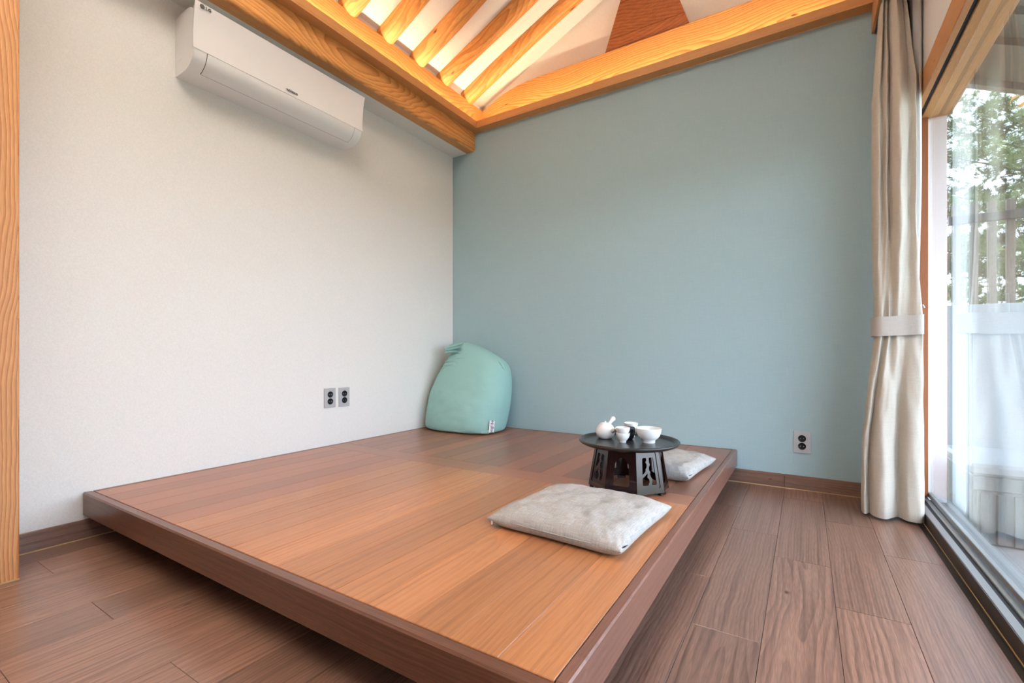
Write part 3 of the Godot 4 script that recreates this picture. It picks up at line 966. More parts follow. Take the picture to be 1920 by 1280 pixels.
func bean_bag() -> void:
	var b := thing("bean_bag", "mint green bean bag slumped in the room corner", "bean bag", Vector3(0.34, 0.2016, 0.27))
	# slices: height, left x, right x, back z, front z
	var S := [
		[0.000, 0.060, 0.630, 0.080, 0.450], [0.012, 0.018, 0.672, 0.060, 0.482], [0.05, 0.010, 0.690, 0.045, 0.492], [0.12, 0.010, 0.702, 0.030, 0.488],
		[0.20, 0.012, 0.712, 0.020, 0.470], [0.28, 0.020, 0.716, 0.015, 0.447], [0.36, 0.040, 0.714, 0.012, 0.420], [0.43, 0.066, 0.704, 0.012, 0.392],
		[0.49, 0.098, 0.684, 0.014, 0.365], [0.54, 0.126, 0.640, 0.018, 0.340], [0.585, 0.152, 0.560, 0.024, 0.312], [0.625, 0.172, 0.474, 0.034, 0.284], [0.66, 0.176, 0.392, 0.050, 0.255], [0.683, 0.176, 0.316, 0.075, 0.225], [0.696, 0.19, 0.26, 0.11, 0.19]]
	var wr := noise(77, 1.0, 2)
	var rows := []
	var steps := 120
	var seg := 96
	for i in steps + 1:
		var f := float(i) / steps * (S.size() - 1)
		var k := mini(int(f), S.size() - 2)
		var t := f - k
		var v := []
		for j in 5:
			var p0: float = S[maxi(k - 1, 0)][j]
			var p1: float = S[k][j]
			var p2: float = S[k + 1][j]
			var p3: float = S[mini(k + 2, S.size() - 1)][j]
			v.append(cubic_interpolate(p1, p2, p0, p3, t))
		var line := []
		for c in seg:
			var a := TAU * c / seg
			var ca := cos(a)
			var sa := sin(a)
			var e := 2.0 / 2.7
			var x: float = (v[1] + v[2]) * 0.5 + (v[2] - v[1]) * 0.5 * signf(ca) * pow(absf(ca), e)
			var z: float = (v[3] + v[4]) * 0.5 + (v[4] - v[3]) * 0.5 * signf(sa) * pow(absf(sa), e)
			# folds: shallow creases near the top, running from the gathered corner
			var hy: float = v[0]
			var up := smoothstep(0.40, 0.62, hy) * (1.0 - smoothstep(0.67, 0.70, hy))
			var crease := sin((hy * 185.0) + 9.0 * x + 3.0 * wr.get_noise_2d(x * 4.0, 3.0)) * 0.009 * up * smoothstep(0.42, 0.15, x) * maxf(sa, 0.0)
			var lump := 0.004 * wr.get_noise_3d(x * 6.0, hy * 6.0, z * 6.0)
			line.append(Vector3(x, maxf(hy, 0.0), z) + Vector3(ca, 0, sa) * (crease + (lump if hy > 0.02 and sa > 0.0 else 0.0)))
		rows.append(line)
	for r in rows:
		for c in r.size():
			r[c] -= Vector3(0.34, 0, 0.27)
	var st := start()
	add_grid(st, rows, true, Vector3(0.0, 0.3, -0.02))
	for e in [0, rows.size() - 1]:
		var mid := Vector3.ZERO
		for p in rows[e]:
			mid += p / rows[e].size()
		for c in seg:
			tri(st, mid, rows[e][c], rows[e][(c + 1) % seg], Vector3.DOWN if e == 0 else Vector3.UP)
	part(b, "cover", st.commit(), M.bag)
	# fold lines in the stretched cover below the gathered corner
	st = start()
	for f in [[0.600, 0.42, 0.22], [0.575, 0.45, 0.20], [0.548, 0.44, 0.27], [0.520, 0.46, 0.25], [0.492, 0.47, 0.33], [0.462, 0.475, 0.37]]:
		var line := []
		var lr := []
		for i in 15:
			var t := i / 14.0
			var hy: float = f[0] - 0.012 * sin(PI * t) + 0.006 * t
			var best := 0
			for q in rows.size():
				if absf(rows[q][0].y - hy) < absf(rows[best][0].y - hy):
					best = q
			var c := int(round(lerpf(f[1], f[2], t) * seg))
			var p: Vector3 = rows[best][c]
			p.y = hy
			line.append(p - Vector3(0, 0, 0.0015))
			lr.append(0.0065 * sin(PI * clampf(t, 0.06, 0.94)))
		add_tube(st, line, lr, 8)
	part(b, "fold_lines", st.commit(), M.bag)
	# gathered fabric at the top left corner, puckered seam ends at the right
	st = start()
	var pts := []
	var rad := []
	for i in 9:
		var t := i / 8.0
		pts.append(Vector3(-0.172 + 0.125 * t, 0.636 + 0.046 * t + 0.006 * sin(PI * t), 0.018 - 0.05 * t))
		rad.append(lerpf(0.026, 0.012, t * t) + 0.0025 * sin(t * 17.0))
	add_tube(st, pts, rad, 14)
	for k in 3:
		var q := []
		var qr := []
		for i in 7:
			var t := i / 6.0
			q.append(Vector3(-0.158 + (0.12 + 0.03 * k) * t, 0.612 + 0.018 * k + (0.012 + 0.016 * k) * t, 0.046 - 0.008 * k + 0.004 * t))
			qr.append(0.010 * sin(PI * (0.15 + 0.8 * t)) + 0.002)
		add_tube(st, q, qr, 8)
	part(b, "gathered_corner", st.commit(), M.bag)
	st = start()
	add_tube(st, [Vector3(0.285, 0.552, -0.06), Vector3(0.318, 0.530, -0.05), Vector3(0.340, 0.500, -0.05), Vector3(0.352, 0.465, -0.06)], [0.005, 0.012, 0.010, 0.004], 10)
	part(b, "seam_end", st.commit(), M.bag)
	st = start()
	add_tube(st, [Vector3(0.24, 0.020, 0.150), Vector3(0.285, 0.018, 0.145), Vector3(0.315, 0.022, 0.118), Vector3(0.322, 0.03, 0.09)], [0.014, 0.012, 0.018, 0.008], 10)
	part(b, "seam_end", st.commit(), M.bag)
	# woven label with letters running up
	var tag := part(b, "label_tag", box(Vector3(-0.019, -0.045, 0), Vector3(0.019, 0.045, 0.0015), 0.0004), M.paper, Vector3(0.352, 0.064, 0.125), Basis(Vector3.UP, 0.75) * Basis(Vector3(0, 0, 1), -0.10))
	part(tag, "lettering", lettering("yogi bo", 0.027, 0.0006, true), M.ink, Vector3(0.0, 0, 0.0016), Basis(Vector3(0, 0, 1), PI / 2))

func tray_table() -> void:
	var t := thing("tray_table", "low dark lacquered octagonal tea table with round tray top", "table", Vector3(1.982, 0.2003, 1.178))
	var H := 0.19
	# tray: shallow dish with raised rim
	part(t, "tray_top", lathe([Vector2(0, 0.192), Vector2(0.17, 0.192), Vector2(0.205, 0.196), Vector2(0.216, 0.202), Vector2(0.222, 0.208), Vector2(0.2225, 0.213), Vector2(0.219, 0.2165), Vector2(0.2135, 0.216), Vector2(0.209, 0.211), Vector2(0.206, 0.2065), Vector2(0.202, 0.205), Vector2(0, 0.205)], 72), M.tray)
	# eight leaning panels: scalloped arch and carved vine by turns
	var wb := 0.0685     # half widths
	var wt := 0.0565
	var thick := 0.009
	var apo_b := 0.168
	var apo_t := 0.139
	var lean := atan2(apo_b - apo_t, H)
	var plain := arch_panel(wb, wt, H / cos(lean) - 0.012, thick)
	var carved := vine_panel(wb, wt, H / cos(lean) - 0.012, thick)
	for k in 8:
		var a := deg_to_rad(7.0) + TAU * k / 8.0
		var holder := Basis(Vector3.UP, a)
		var bs := holder * Basis(Vector3.RIGHT, -lean)
		part(t, "arch_panel" if k % 2 == 0 else "carved_panel", plain if k % 2 == 0 else carved, M.lacquer, holder * Vector3(0, 0.0125, apo_b - 0.002), bs)
		# small bracket foot under every corner
		var fa := a + TAU / 16.0
		part(t, "foot", box(Vector3(-0.02, 0, -0.012), Vector3(0.02, 0.013, 0.006), 0.003), M.lacquer, Basis(Vector3.UP, fa) * Vector3(0, 0, 0.170), Basis(Vector3.UP, fa))

func trapezoid_x(y: float, h: float, wb: float, wt: float) -> float:
	return lerpf(wb, wt, y / h)

func half_ring(st: SurfaceTool, outer: Array, inner: Array, z0: float, z1: float) -> void:
	# right half between two outlines given bottom to top at x >= 0; mirrored for the left
	for s in [1.0, -1.0]:
		var o := PackedVector2Array()
		for p in outer:
			o.append(Vector2(p.x * s, p.y))
		var rev := inner.duplicate()
		rev.reverse()
		for p in rev:
			o.append(Vector2(p.x * s, p.y))
		add_slab(st, o, z0, z1, 0.0)

func rounded_right(y0: float, y1: float, x_at: Callable, inset: float, r: float) -> Array:
	var out := [Vector2(0, y0)]
	for k in 5:
		var a := -PI / 2 + PI / 2 * k / 4.0
		out.append(Vector2(x_at.call(y0) - inset - r + r * cos(a), y0 + r + r * sin(a)))
	for k in 5:
		var a := PI / 2 * k / 4.0
		out.append(Vector2(x_at.call(y1) - inset - r + r * cos(a), y1 - r + r * sin(a)))
	out.append(Vector2(0, y1))
	return out

func arch_panel(wb: float, wt: float, h: float, th: float) -> ArrayMesh:
	var st := start()
	var f := func(y: float) -> float: return trapezoid_x(y, h, wb, wt)
	var outer := [Vector2(0, 0), Vector2(wb, 0), Vector2(wt, h), Vector2(0, h)]
	var groove := rounded_right(0.016, h - 0.012, f, 0.016, 0.008)
	half_ring(st, outer, groove, -th, 0.0)
	var hole := [Vector2(0, 0.030)]
	for k in 4:
		var a := -PI / 2 + PI / 2 * k / 3.0
		hole.append(Vector2(0.024 + 0.01 * cos(a), 0.040 + 0.01 * sin(a)))
	hole += [Vector2(0.0315, 0.085), Vector2(0.029, 0.122), Vector2(0.0255, 0.128), Vector2(0.0245, 0.133), Vector2(0.0205, 0.135), Vector2(0.0165, 0.138), Vector2(0.0135, 0.143), Vector2(0.0085, 0.146), Vector2(0.004, 0.149), Vector2(0, 0.150)]
	half_ring(st, groove, hole, -th + 0.001, -0.0028)
	return st.commit()

func vine_panel(wb: float, wt: float, h: float, th: float) -> ArrayMesh:
	var st := start()
	var f := func(y: float) -> float: return trapezoid_x(y, h, wb, wt)
	var outer := [Vector2(0, 0), Vector2(wb, 0), Vector2(wt, h), Vector2(0, h)]
	var groove := rounded_right(0.020, h - 0.010, f, 0.016, 0.008)
	half_ring(st, outer, groove, -th, 0.0)
	var hole := rounded_right(0.036, h - 0.030, f, 0.031, 0.006)
	half_ring(st, groove, hole, -th + 0.001, -0.0028)
	# wavy vine stem with a branch to the left
	var left := PackedVector2Array()
	var right := PackedVector2Array()
	var n := 44
	for i in n + 1:
		var t := i / float(n)
		var y := lerpf(0.032, h - 0.026, t)
		var mid := lerpf(0.006, -0.003, t) + 0.003 * sin(t * 9.0)
		left.append(Vector2(mid - 0.0065 - 0.0055 * maxf(0.0, sin(t * 25.0)) - 0.001, y))
		right.append(Vector2(mid + 0.0045 + 0.0045 * maxf(0.0, sin(t * 25.0 + 2.2)), y))
	right.reverse()
	left.append_array(right)
	add_slab(st, left, -th + 0.001, -0.0029)
	add_slab(st, PackedVector2Array([Vector2(-0.038, 0.078), Vector2(-0.022, 0.087), Vector2(-0.008, 0.105), Vector2(0.0, 0.112), Vector2(0.0, 0.095), Vector2(-0.010, 0.083), Vector2(-0.024, 0.072), Vector2(-0.038, 0.066)]), -th + 0.0012, -0.0031)
	return st.commit()

func tea_things() -> void:
	var y := 0.4056
	# teapot with a side handle, a stub spout and a lid knob
	var tp := thing("teapot", "round white side-handled teapot at the left of the tray", "teapot", Vector3(1.862, y, 1.152))
	part(tp, "body", lathe([Vector2(0, 0.0), Vector2(0.026, 0.0), Vector2(0.033, 0.004), Vector2(0.041, 0.014), Vector2(0.045, 0.027), Vector2(0.0435, 0.041), Vector2(0.039, 0.053), Vector2(0.031, 0.064), Vector2(0.0265, 0.0675), Vector2(0, 0.0675)], 44), M.china)
	var lid := part(tp, "lid", lathe([Vector2(0.026, 0.0), Vector2(0.0255, 0.003), Vector2(0.016, 0.006), Vector2(0, 0.0075)], 36), M.china, Vector3(0, 0.0676, 0))
	part(lid, "knob", lathe([Vector2(0.0035, 0), Vector2(0.0045, 0.004), Vector2(0.003, 0.007), Vector2(0, 0.008)], 16), M.china, Vector3(0, 0.0065, 0))
	part(tp, "handle", tube([Vector3(0.005, 0.056, -0.026), Vector3(0.010, 0.070, -0.040), Vector3(0.014, 0.080, -0.050), Vector3(0.018, 0.087, -0.058), Vector3(0.020, 0.091, -0.063)], [0.0075, 0.0075, 0.0095, 0.0125, 0.0075], 16), M.china)
	part(tp, "spout", tube([Vector3(0.032, 0.036, 0.010), Vector3(0.048, 0.043, 0.016), Vector3(0.060, 0.052, 0.020)], [0.013, 0.009, 0.0065], 14), M.china)
	var cup := [Vector2(0, 0.0), Vector2(0.0145, 0.0), Vector2(0.0155, 0.0075), Vector2(0.0205, 0.013), Vector2(0.027, 0.022), Vector2(0.0305, 0.032), Vector2(0.0315, 0.042), Vector2(0.0305, 0.0425), Vector2(0.0285, 0.032), Vector2(0.024, 0.021), Vector2(0.014, 0.012), Vector2(0, 0.0105)]
	var cup_mesh := lathe(cup, 40)
	var c1 := thing("tea_cup", "white footed tea cup at the tray front, lower of two stacked", "cup", Vector3(1.966, y, 1.208), "stacked white tea cups")
	part(c1, "bowl", cup_mesh, M.china)
	var c2 := thing("tea_cup", "white tea cup stacked inside another at the tray front", "cup", Vector3(1.966, y + 0.0245, 1.208), "stacked white tea cups")
	part(c2, "bowl", cup_mesh, M.china)
	var c3 := thing("pouring_cup", "white footed pouring cup at the back of the tray", "cup", Vector3(1.952, y, 1.045))
	part(c3, "bowl", lathe([Vector2(0, 0), Vector2(0.017, 0.0), Vector2(0.0165, 0.009), Vector2(0.019, 0.020), Vector2(0.0245, 0.034), Vector2(0.030, 0.052), Vector2(0.0325, 0.066), Vector2(0.0315, 0.0665), Vector2(0.028, 0.052), Vector2(0.02, 0.030), Vector2(0, 0.022)], 40), M.china)
	part(c3, "spout", tube([Vector3(0.018, 0.030, 0.010), Vector3(0.034, 0.040, 0.014), Vector3(0.042, 0.047, 0.016)], [0.008, 0.007, 0.005], 12), M.china)
	var dk := thing("dark_cup", "glossy black cup behind the stacked white cups", "cup", Vector3(1.962, y, 1.118))
	part(dk, "bowl", lathe([Vector2(0, 0), Vector2(0.018, 0.0), Vector2(0.024, 0.006), Vector2(0.0285, 0.02), Vector2(0.031, 0.036), Vector2(0.031, 0.050), Vector2(0.028, 0.0565), Vector2(0.02, 0.059), Vector2(0, 0.060)], 40), M.black_china)
	var bw := thing("tea_bowl", "wide white footed bowl at the right of the tray", "bowl", Vector3(2.066, y, 1.150))
	part(bw, "bowl", lathe([Vector2(0, 0), Vector2(0.0275, 0.0), Vector2(0.0285, 0.012), Vector2(0.0375, 0.018), Vector2(0.0475, 0.030), Vector2(0.0535, 0.046), Vector2(0.0555, 0.0635), Vector2(0.0545, 0.0645), Vector2(0.0525, 0.0625), Vector2(0.0500, 0.046), Vector2(0.043, 0.031), Vector2(0.028, 0.021), Vector2(0, 0.018)], 52), M.china)

func cushion_mesh(size: float, high: float, s: int) -> ArrayMesh:
	var n := 64
	var w := noise(s, 1.0, 2)
	var st := start()
	for side in [1.0, -1.0]:
		var rows := []
		for i in n + 1:
			var line := []
			for j in n + 1:
				var u := sin(PI * 0.5 * (2.0 * i / n - 1.0))      # closer rows near the seam
				var v := sin(PI * 0.5 * (2.0 * j / n - 1.0))
				# edges drawn in between the corners
				var x := u * size * 0.5 * (1.0 - 0.04 * (1.0 - v * v) * absf(u))
				var z := v * size * 0.5 * (1.0 - 0.04 * (1.0 - u * u) * absf(v))
				var plump := pow(maxf(0.0, 1.0 - pow(absf(u), 9.0)), 0.5) * pow(maxf(0.0, 1.0 - pow(absf(v), 9.0)), 0.5)
				var corner := smoothstep(0.55, 1.0, absf(u)) * smoothstep(0.55, 1.0, absf(v))
				var seam := high * 0.36 + 0.004 * corner
				var hh := (high - seam) * plump * (0.80 + 0.20 * cos(u * 1.35) * cos(v * 1.35)) * (1.0 - 0.25 * corner)
				hh += 0.005 * w.get_noise_2d(u * 2.5, v * 2.5) * plump
				hh += 0.003 * sin(26.0 * (absf(u) - absf(v)) + 4.0 * w.get_noise_2d(u * 2.0, v * 2.0)) * corner * plump
				var y := seam + hh if side > 0 else seam * (1.0 - minf(1.0, 1.15 * plump))
				line.append(Vector3(x, y, z))
			rows.append(line)
		var far := Vector3(0, -3.0, 0) if side > 0 else Vector3(0, 3.0, 0)
		add_grid(st, rows, false, far)
	return st.commit()

func cushions() -> void:
	var mesh := cushion_mesh(0.49, 0.078, 31)
	var spots := [
		[Vector3(1.982, 0.2, 1.694), -0.055, "grey square floor cushion in front of the tea table", Vector3(0.222, 0.022, 0.243), 0.0],
		[Vector3(1.985, 0.2, 0.735), -0.09, "grey square floor cushion behind the tea table", Vector3(0.20, 0.022, 0.243), 0.0]]
	for s in spots:
		var c := thing("floor_cushion", s[2], "cushion", s[0], "grey floor cushions")
		c.rotation.y = s[1]
		part(c, "cover", mesh, M.linen)
		part(c, "zip_seam", tube([Vector3(-0.225, 0.034, 0.2345), Vector3(-0.1, 0.032, 0.2385), Vector3(0.1, 0.032, 0.2385), Vector3(0.215, 0.034, 0.235)], [0.0018, 0.0018, 0.0018, 0.0018], 6), M.linen)
		part(c, "zip_pull", box(Vector3(-0.0025, -0.024, 0), Vector3(0.0025, 0, 0.002), 0.0005), M.shell, Vector3(-0.226, 0.036, 0.240))
		part(c, "tag", box(Vector3(0, 0, -0.009), Vector3(0.012, 0.0015, 0.009), 0.0003), M.ink, Vector3(0.241, 0.036, 0.218), Basis(Vector3(0, 0, 1), 0.5))

func spline(p: Array, n: int) -> Array:
	var out := []
	for i in n:
		var f := float(i) / (n - 1) * (p.size() - 1)
		var k := mini(int(f), p.size() - 2)
		out.append(p[k].cubic_interpolate(p[k + 1], p[maxi(k - 1, 0)], p[mini(k + 2, p.size() - 1)], f - k))
	return out

func curtain() -> void:
	var c := thing("curtain", "beige full-length curtain gathered by a tieback beside the glass door", "curtain", Vector3(3.04, 0, 0.25))
	var V := func(a: Array) -> Array:
		var out := []
		for i in range(0, a.size(), 2):
			out.append(Vector2(a[i], a[i + 1]))
		return out
	var low: Array = V.call([3.082, 0.10, 3.088, 0.24, 3.133, 0.352, 3.116, 0.402, 3.07, 0.40, 3.04, 0.345, 3.018, 0.385, 2.98, 0.42, 2.944, 0.395, 2.93, 0.345, 2.915, 0.375, 2.902, 0.36, 2.905, 0.28, 2.93, 0.15, 2.95, 0.06])
	var waist: Array = V.call([3.082, 0.12, 3.088, 0.24, 3.131, 0.345, 3.112, 0.362, 3.08, 0.35, 3.055, 0.355, 3.035, 0.362, 3.015, 0.34, 3.005, 0.365, 2.99, 0.345, 2.978, 0.362, 2.960, 0.34, 2.956, 0.28, 2.965, 0.18, 2.98, 0.1])
	var mid: Array = V.call([3.085, 0.10, 3.094, 0.24, 3.108, 0.335, 3.106, 0.362, 3.085, 0.345, 3.072, 0.365, 3.045, 0.395, 3.022, 0.365, 3.012, 0.328, 2.998, 0.352, 2.984, 0.325, 2.968, 0.345, 2.950, 0.30, 2.955, 0.18, 2.97, 0.06])
	var high: Array = V.call([3.05, 0.10, 3.055, 0.2, 3.062, 0.28, 3.064, 0.31, 3.056, 0.30, 3.05, 0.315, 3.034, 0.335, 3.019, 0.305, 3.013, 0.265, 3.008, 0.29, 3.003, 0.262, 2.998, 0.28, 2.995, 0.23, 2.996, 0.15, 2.998, 0.06])
	var keys := [[0.015, low], [0.30, low], [0.895, waist], [0.985, waist], [1.50, mid], [2.10, mid], [2.69, high]]
	var n := 130
	var cols := []
	for k in keys:
		cols.append(spline(k[1], n))
	var rows := []
	var wob := noise(61, 1.0, 2)
	for i in 91:
		var y := lerpf(0.015, 2.69, i / 90.0)
		var k := 0
		while k < keys.size() - 2 and y > keys[k + 1][0]:
			k += 1
		var t: float = clampf((y - keys[k][0]) / (keys[k + 1][0] - keys[k][0]), 0.0, 1.0)
		var s := t * t * (3.0 - 2.0 * t)
		if k == 1: s = pow(t, 1.25)
		if k == 3: s = 1.0 - pow(1.0 - t, 1.6)
		if k == 5: s = t
		var line := []
		for j in n:
			var p: Vector2 = cols[k][j].lerp(cols[k + 1][j], s)
			var w := wob.get_noise_2d(j * 0.05, y * 3.0)
			p += Vector2(0.002, 0.005) * w * (1.0 - absf(y - 0.94) if absf(y - 0.94) < 0.2 else 1.0)
			line.append(Vector3(p.x - 3.04, y, p.y - 0.25))
		rows.append(line)
	var st := start()
	add_grid(st, rows, false, Vector3(0.0, 1.3, 0.0))
	part(c, "drape", st.commit(), M.drape)
	# tieback band and its hook on the frame
	var band := spline(V.call([3.135, 0.14, 3.1355, 0.27, 3.1368, 0.352, 3.118, 0.378, 3.07, 0.371, 3.02, 0.374, 2.972, 0.372, 2.950, 0.345, 2.945, 0.27, 2.955, 0.17, 2.975, 0.09]), 80)
	st = start()
	rows = []
	for i in 7:
		var line := []
		for j in 80:
			var sag := 0.008 * sin(PI * j / 79.0)
			line.append(Vector3(band[j].x - 3.04, 0.893 + 0.094 * i / 6.0 - sag + 0.01 * (1.0 - j / 79.0), band[j].y - 0.25))
		rows.append(line)
	add_grid(st, rows, false, Vector3(0.0, 0.93, 0.0))
	part(c, "tieback", st.commit(), M.tie)
	part(c, "hook", tube([Vector3(0.098, 1.02, 0.10), Vector3(0.092, 1.035, 0.10), Vector3(0.086, 1.03, 0.10), Vector3(0.086, 1.0, 0.10), Vector3(0.09, 0.985, 0.10)], [0.003, 0.003, 0.003, 0.003, 0.003], 8), M.steel)

	# white sheer drawn back behind it
	var sh := thing("sheer_curtain", "white sheer curtain drawn back behind the beige curtain", "curtain", Vector3(3.11, 0, 0.2))
	st = start()
	rows = []
	for i in 41:
		var y := lerpf(0.02, 2.694, i / 40.0)
		var line := []
		for j in 90:
			var t := j / 89.0
			var top := smoothstep(1.5, 2.6, y)
			var far := lerpf(0.075, 0.135, smoothstep(1.1, 1.7, y))
			line.append(Vector3(lerpf(0.014, 0.006, top) + lerpf(0.009, 0.016, top) * sin(t * 40.0 + 0.6), y, lerpf(-0.14, far, t)))
		rows.append(line)
	add_grid(st, rows, false, Vector3(-3.0, 1.3, 0.5))
	part(sh, "drape", st.commit(), M.sheer)

func outside() -> void:
	# terrace slab, far ground, parapet wall with slatted screen
	var terrace := thing("terrace", "pale concrete terrace outside the glass door", "terrace", Vector3(3.3, -0.12, 0))
	part(terrace, "slab", box(Vector3(0.0, -0.15, -1.45), Vector3(2.4, 0, 5.2), 0.004), M.concrete)
	var lawn := thing("lawn", "dry ground beyond the terrace", "ground", Vector3(0, -0.6, 0))
	part(lawn, "ground", box(Vector3(-60, -0.4, -80), Vector3(60, 0, 60), 0.0), M.grass)
	var zp := -1.2
	var par := thing("parapet", "low white rendered wall closing the end of the terrace", "wall", Vector3(3.5, -0.12, zp))
	part(par, "wall_body", box(Vector3(0, 0, -0.14), Vector3(2.2, 1.267, 0), 0.003), M.render)
	var fence := thing("slat_screen", "grey wooden slat screen with a rail above the white terrace wall", "fence", Vector3(3.5, 1.147, zp - 0.07))
	for k in 15:
		part(fence, "slat", box(Vector3(-0.022, 0.001, -0.03), Vector3(0.022, 0.72, 0.0), 0.002, [1, 0.5, 0.13 * k, 0.0, 0.5]), M.grey_wood, Vector3(0.078 + 0.0925 * k, 0, 0))
	part(fence, "rail", box(Vector3(0.03, 0.575, 0.0005), Vector3(1.5, 0.635, 0.035), 0.003), M.dark_metal)
	# ribbed plastic storage box beside the glass
	var bx := thing("storage_box", "grey ribbed plastic storage box outside by the glass", "box", Vector3(3.36, -0.12, 0.14))
	part(bx, "body", box(Vector3(0, 0, -0.55), Vector3(0.72, 0.33, -0.014), 0.01), M.plastic)
	for k in 12:
		part(bx, "rib", box(Vector3(0.02 + 0.058 * k, 0.01, -0.014), Vector3(0.05 + 0.058 * k, 0.25, -0.002), 0.003), M.plastic)
	part(bx, "rim", box(Vector3(-0.012, 0.262, -0.562), Vector3(0.732, 0.335, 0.0), 0.006), M.plastic)
	part(bx, "lid", box(Vector3(-0.02, 0.3355, -0.57), Vector3(0.74, 0.392, 0.012), 0.014), M.plastic_lid)
	part(bx, "latch", box(Vector3(0.20, 0.22, 0.0005), Vector3(0.25, 0.352, 0.016), 0.004), M.plastic_lid)
	# roof overhang: boards on sloping rafters, running out over the terrace
	var ev := thing("roof_overhang", "dark timber roof overhang above the terrace", "roof", Vector3(3.13, 2.95, 0))
	var st := start()
	var dx := 1.35
	add_slab(st, PackedVector2Array([Vector2(-0.2, 0.2 * SLOPE + 0.05), Vector2(dx, -dx * SLOPE + 0.05), Vector2(dx, -dx * SLOPE + 0.12), Vector2(-0.2, 0.2 * SLOPE + 0.12)]), -1.34, 4.8, INF, Transform3D(), 0.5)
	part(ev, "boarding", st.commit(), M.grey_wood)
	for z in [-1.33, -0.83, -0.53, -0.2, 0.2, 0.6, 1.0]:
		st = start()
		add_slab(st, PackedVector2Array([Vector2(0.18, -0.18 * SLOPE - 0.0), Vector2(dx - 0.02, -(dx - 0.02) * SLOPE), Vector2(dx - 0.02, -(dx - 0.02) * SLOPE + 0.0499), Vector2(0.18, -0.18 * SLOPE + 0.0499)]), z, z + 0.07, INF, Transform3D(), 0.5)
		part(ev, "rafter", st.commit(), M.grey_wood)
	pine_tree()
	blossom_branch()

func pine_tree() -> void:
	var t := thing("pine_tree", "tall pine tree with drooping needle clusters beyond the slat screen", "tree", Vector3(6.3, -0.595, -6.6))
	var rng := RandomNumberGenerator.new()
	rng.seed = 99
	part(t, "trunk", tube([Vector3(0, 0, 0), Vector3(-0.1, 1.6, 0.1), Vector3(0.05, 3.2, 0.0), Vector3(0.1, 5.4, 0.1)], [0.19, 0.16, 0.12, 0.03], 14), M.bark)
	# a tuft: thin needles fanning out
	var st := start()
	for k in 34:
		var d := Vector3(rng.randfn(), rng.randfn() * 0.8 + 0.5, rng.randfn()).normalized()
		var side := d.cross(Vector3(rng.randf(), rng.randf(), rng.randf() + 0.1)).normalized() * 0.0028
		var tip := d * rng.randf_range(0.06, 0.10)
		var shade := rng.randf_range(0.7, 1.15)
		st.set_color(Color(shade, shade, shade))
		tri(st, -side, side, tip, d.cross(side).normalized())
	var tuft := st.commit()
	var places := []
	var boughs := [
		[Vector3(0, 4.6, 0), Vector3(-1.5, 5.05, 0.5)], [Vector3(0, 4.3, 0), Vector3(-1.95, 4.95, 0.2)], [Vector3(0, 4.1, 0), Vector3(-2.05, 4.35, 0.7)], [Vector3(0, 3.8, 0), Vector3(-1.9, 3.9, 0.1)],
		[Vector3(0, 3.5, 0), Vector3(-2.0, 3.55, 0.5)], [Vector3(0, 3.2, 0), Vector3(-1.75, 3.2, -0.3)], [Vector3(0, 3.1, 0), Vector3(-2.1, 2.95, 0.4)], [Vector3(0, 2.8, 0), Vector3(-1.8, 2.7, 0.2)],
		[Vector3(0, 2.5, 0), Vector3(-2.0, 2.3, 0.4)], [Vector3(0, 3.9, 0), Vector3(-0.9, 4.1, 1.0)], [Vector3(0, 3.4, 0), Vector3(-1.0, 3.5, 1.1)], [Vector3(0, 2.9, 0), Vector3(-0.9, 2.8, 1.0)], [Vector3(0, 4.8, 0), Vector3(0.6, 5.4, 0.5)], [Vector3(0, 3.6, 0), Vector3(1.4, 3.8, 0.2)], [Vector3(0, 2.9, 0), Vector3(1.5, 2.9, 0.3)]]
	for b in boughs:
		var a: Vector3 = b[0]
		var e: Vector3 = b[1]
		var m := a.lerp(e, 0.5) + Vector3(0, -0.22, 0.1 * rng.randfn())
		part(t, "bough", tube([a, m, e], [0.03, 0.018, 0.005], 7), M.bark)
		for k in 330:
			var f := rng.randf_range(0.22, 1.05)
			var p := a.lerp(m, f * 2.0) if f < 0.5 else m.lerp(e, f * 2.0 - 1.0)
			var w := 0.30 * (1.15 - f) + 0.09
			p += Vector3(rng.randfn() * w, rng.randfn() * w * 0.42 + 0.03, rng.randfn() * w)
			places.append(Transform3D(Basis.from_euler(Vector3(rng.randf() * 0.8, rng.randf() * TAU, rng.randf() * 0.8)).scaled(Vector3.ONE * rng.randf_range(0.9, 1.7)), p))
	var mm := MultiMesh.new()
	mm.transform_format = MultiMesh.TRANSFORM_3D
	mm.mesh = tuft
	mm.instance_count = places.size()
	for i in places.size():
		mm.set_instance_transform(i, places[i])
	var mi := MultiMeshInstance3D.new()
	mi.name = "needles"
	mi.multimesh = mm
	mi.material_override = M.needles
	mi.set_meta("kind", "stuff")
	t.add_child(mi)

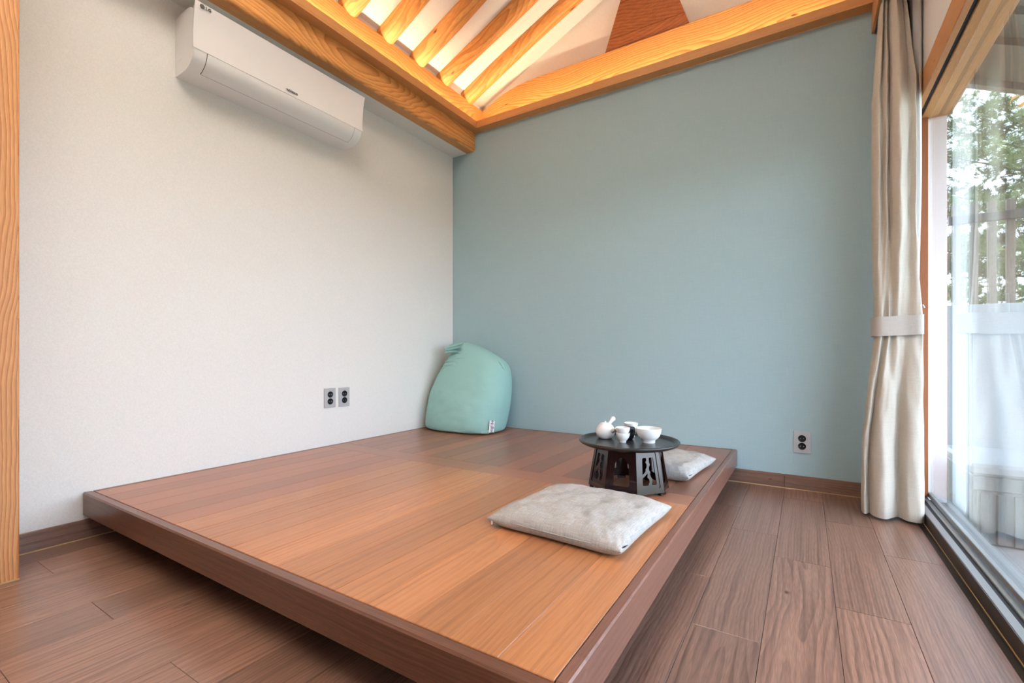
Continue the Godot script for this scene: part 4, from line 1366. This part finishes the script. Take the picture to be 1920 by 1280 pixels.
func blossom_branch() -> void:
	var t := thing("blossom_tree", "young blossom tree with orange leaves and pale pink flowers", "tree", Vector3(5.7, -0.6, -4.2))
	var rng := RandomNumberGenerator.new()
	rng.seed = 12
	part(t, "trunk", tube([Vector3(0, 0, 0), Vector3(0.05, 1.8, 0), Vector3(0.0, 3.6, 0.1), Vector3(-0.1, 4.9, 0)], [0.07, 0.06, 0.045, 0.02], 10), M.bark)
	var twigs := [[Vector3(0, 4.0, 0.08), Vector3(-0.95, 4.25, 0.0)], [Vector3(0, 3.8, 0.1), Vector3(-0.85, 3.98, 0.1)], [Vector3(0, 4.2, 0.05), Vector3(-0.7, 4.55, -0.1)]]
	var leaf := ArrayMesh.new()
	var st := start()
	var prof := [0.0, 0.016, 0.022, 0.019, 0.010, 0.0]
	for i in 5:
		for s in [1.0, -1.0]:
			var y0 := -0.004 * pow(i - 2.0, 2.0)
			var y1 := -0.004 * pow(i - 1.0, 2.0)
			quad(st, Vector3(0, y0, 0.02 * i), Vector3(s * prof[i], y0 + 0.006, 0.02 * i), Vector3(s * prof[i + 1], y1 + 0.006, 0.02 * (i + 1)), Vector3(0, y1, 0.02 * (i + 1)), Vector3.UP)
	leaf = st.commit()
	st = start()
	for k in 5:
		var a := TAU * k / 5.0
		var d := Vector3(cos(a), 0.35, sin(a))
		var e := Vector3(-sin(a), 0, cos(a))
		quad(st, Vector3.ZERO, d * 0.02 + e * 0.015, d * 0.036, d * 0.02 - e * 0.015, Vector3.UP)
	var flower := st.commit()
	for w in twigs:
		part(t, "twig", tube([w[0], w[0].lerp(w[1], 0.5) + Vector3(0, 0.05, 0), w[1]], [0.014, 0.009, 0.004], 6), M.bark)
		for k in 20:
			var f := rng.randf_range(0.45, 1.05)
			var p: Vector3 = w[0].lerp(w[1], f) + Vector3(rng.randfn() * 0.06, 0.03 + rng.randfn() * 0.06, rng.randfn() * 0.06)
			part(t, "leaf", leaf, M.leaf, p, Basis.from_euler(Vector3(rng.randf_range(-0.2, 0.9), rng.randf() * TAU, rng.randf_range(-0.6, 0.6))).scaled(Vector3.ONE * rng.randf_range(0.9, 1.5)))
		for k in 9:
			var f := rng.randf_range(0.5, 1.0)
			var p: Vector3 = w[0].lerp(w[1], f) + Vector3(rng.randfn() * 0.05, -0.04 + rng.randfn() * 0.04, rng.randfn() * 0.05)
			part(t, "blossom", flower, M.petal, p, Basis.from_euler(Vector3(rng.randf() * TAU, rng.randf() * TAU, 0)).scaled(Vector3.ONE * rng.randf_range(0.9, 1.4)))
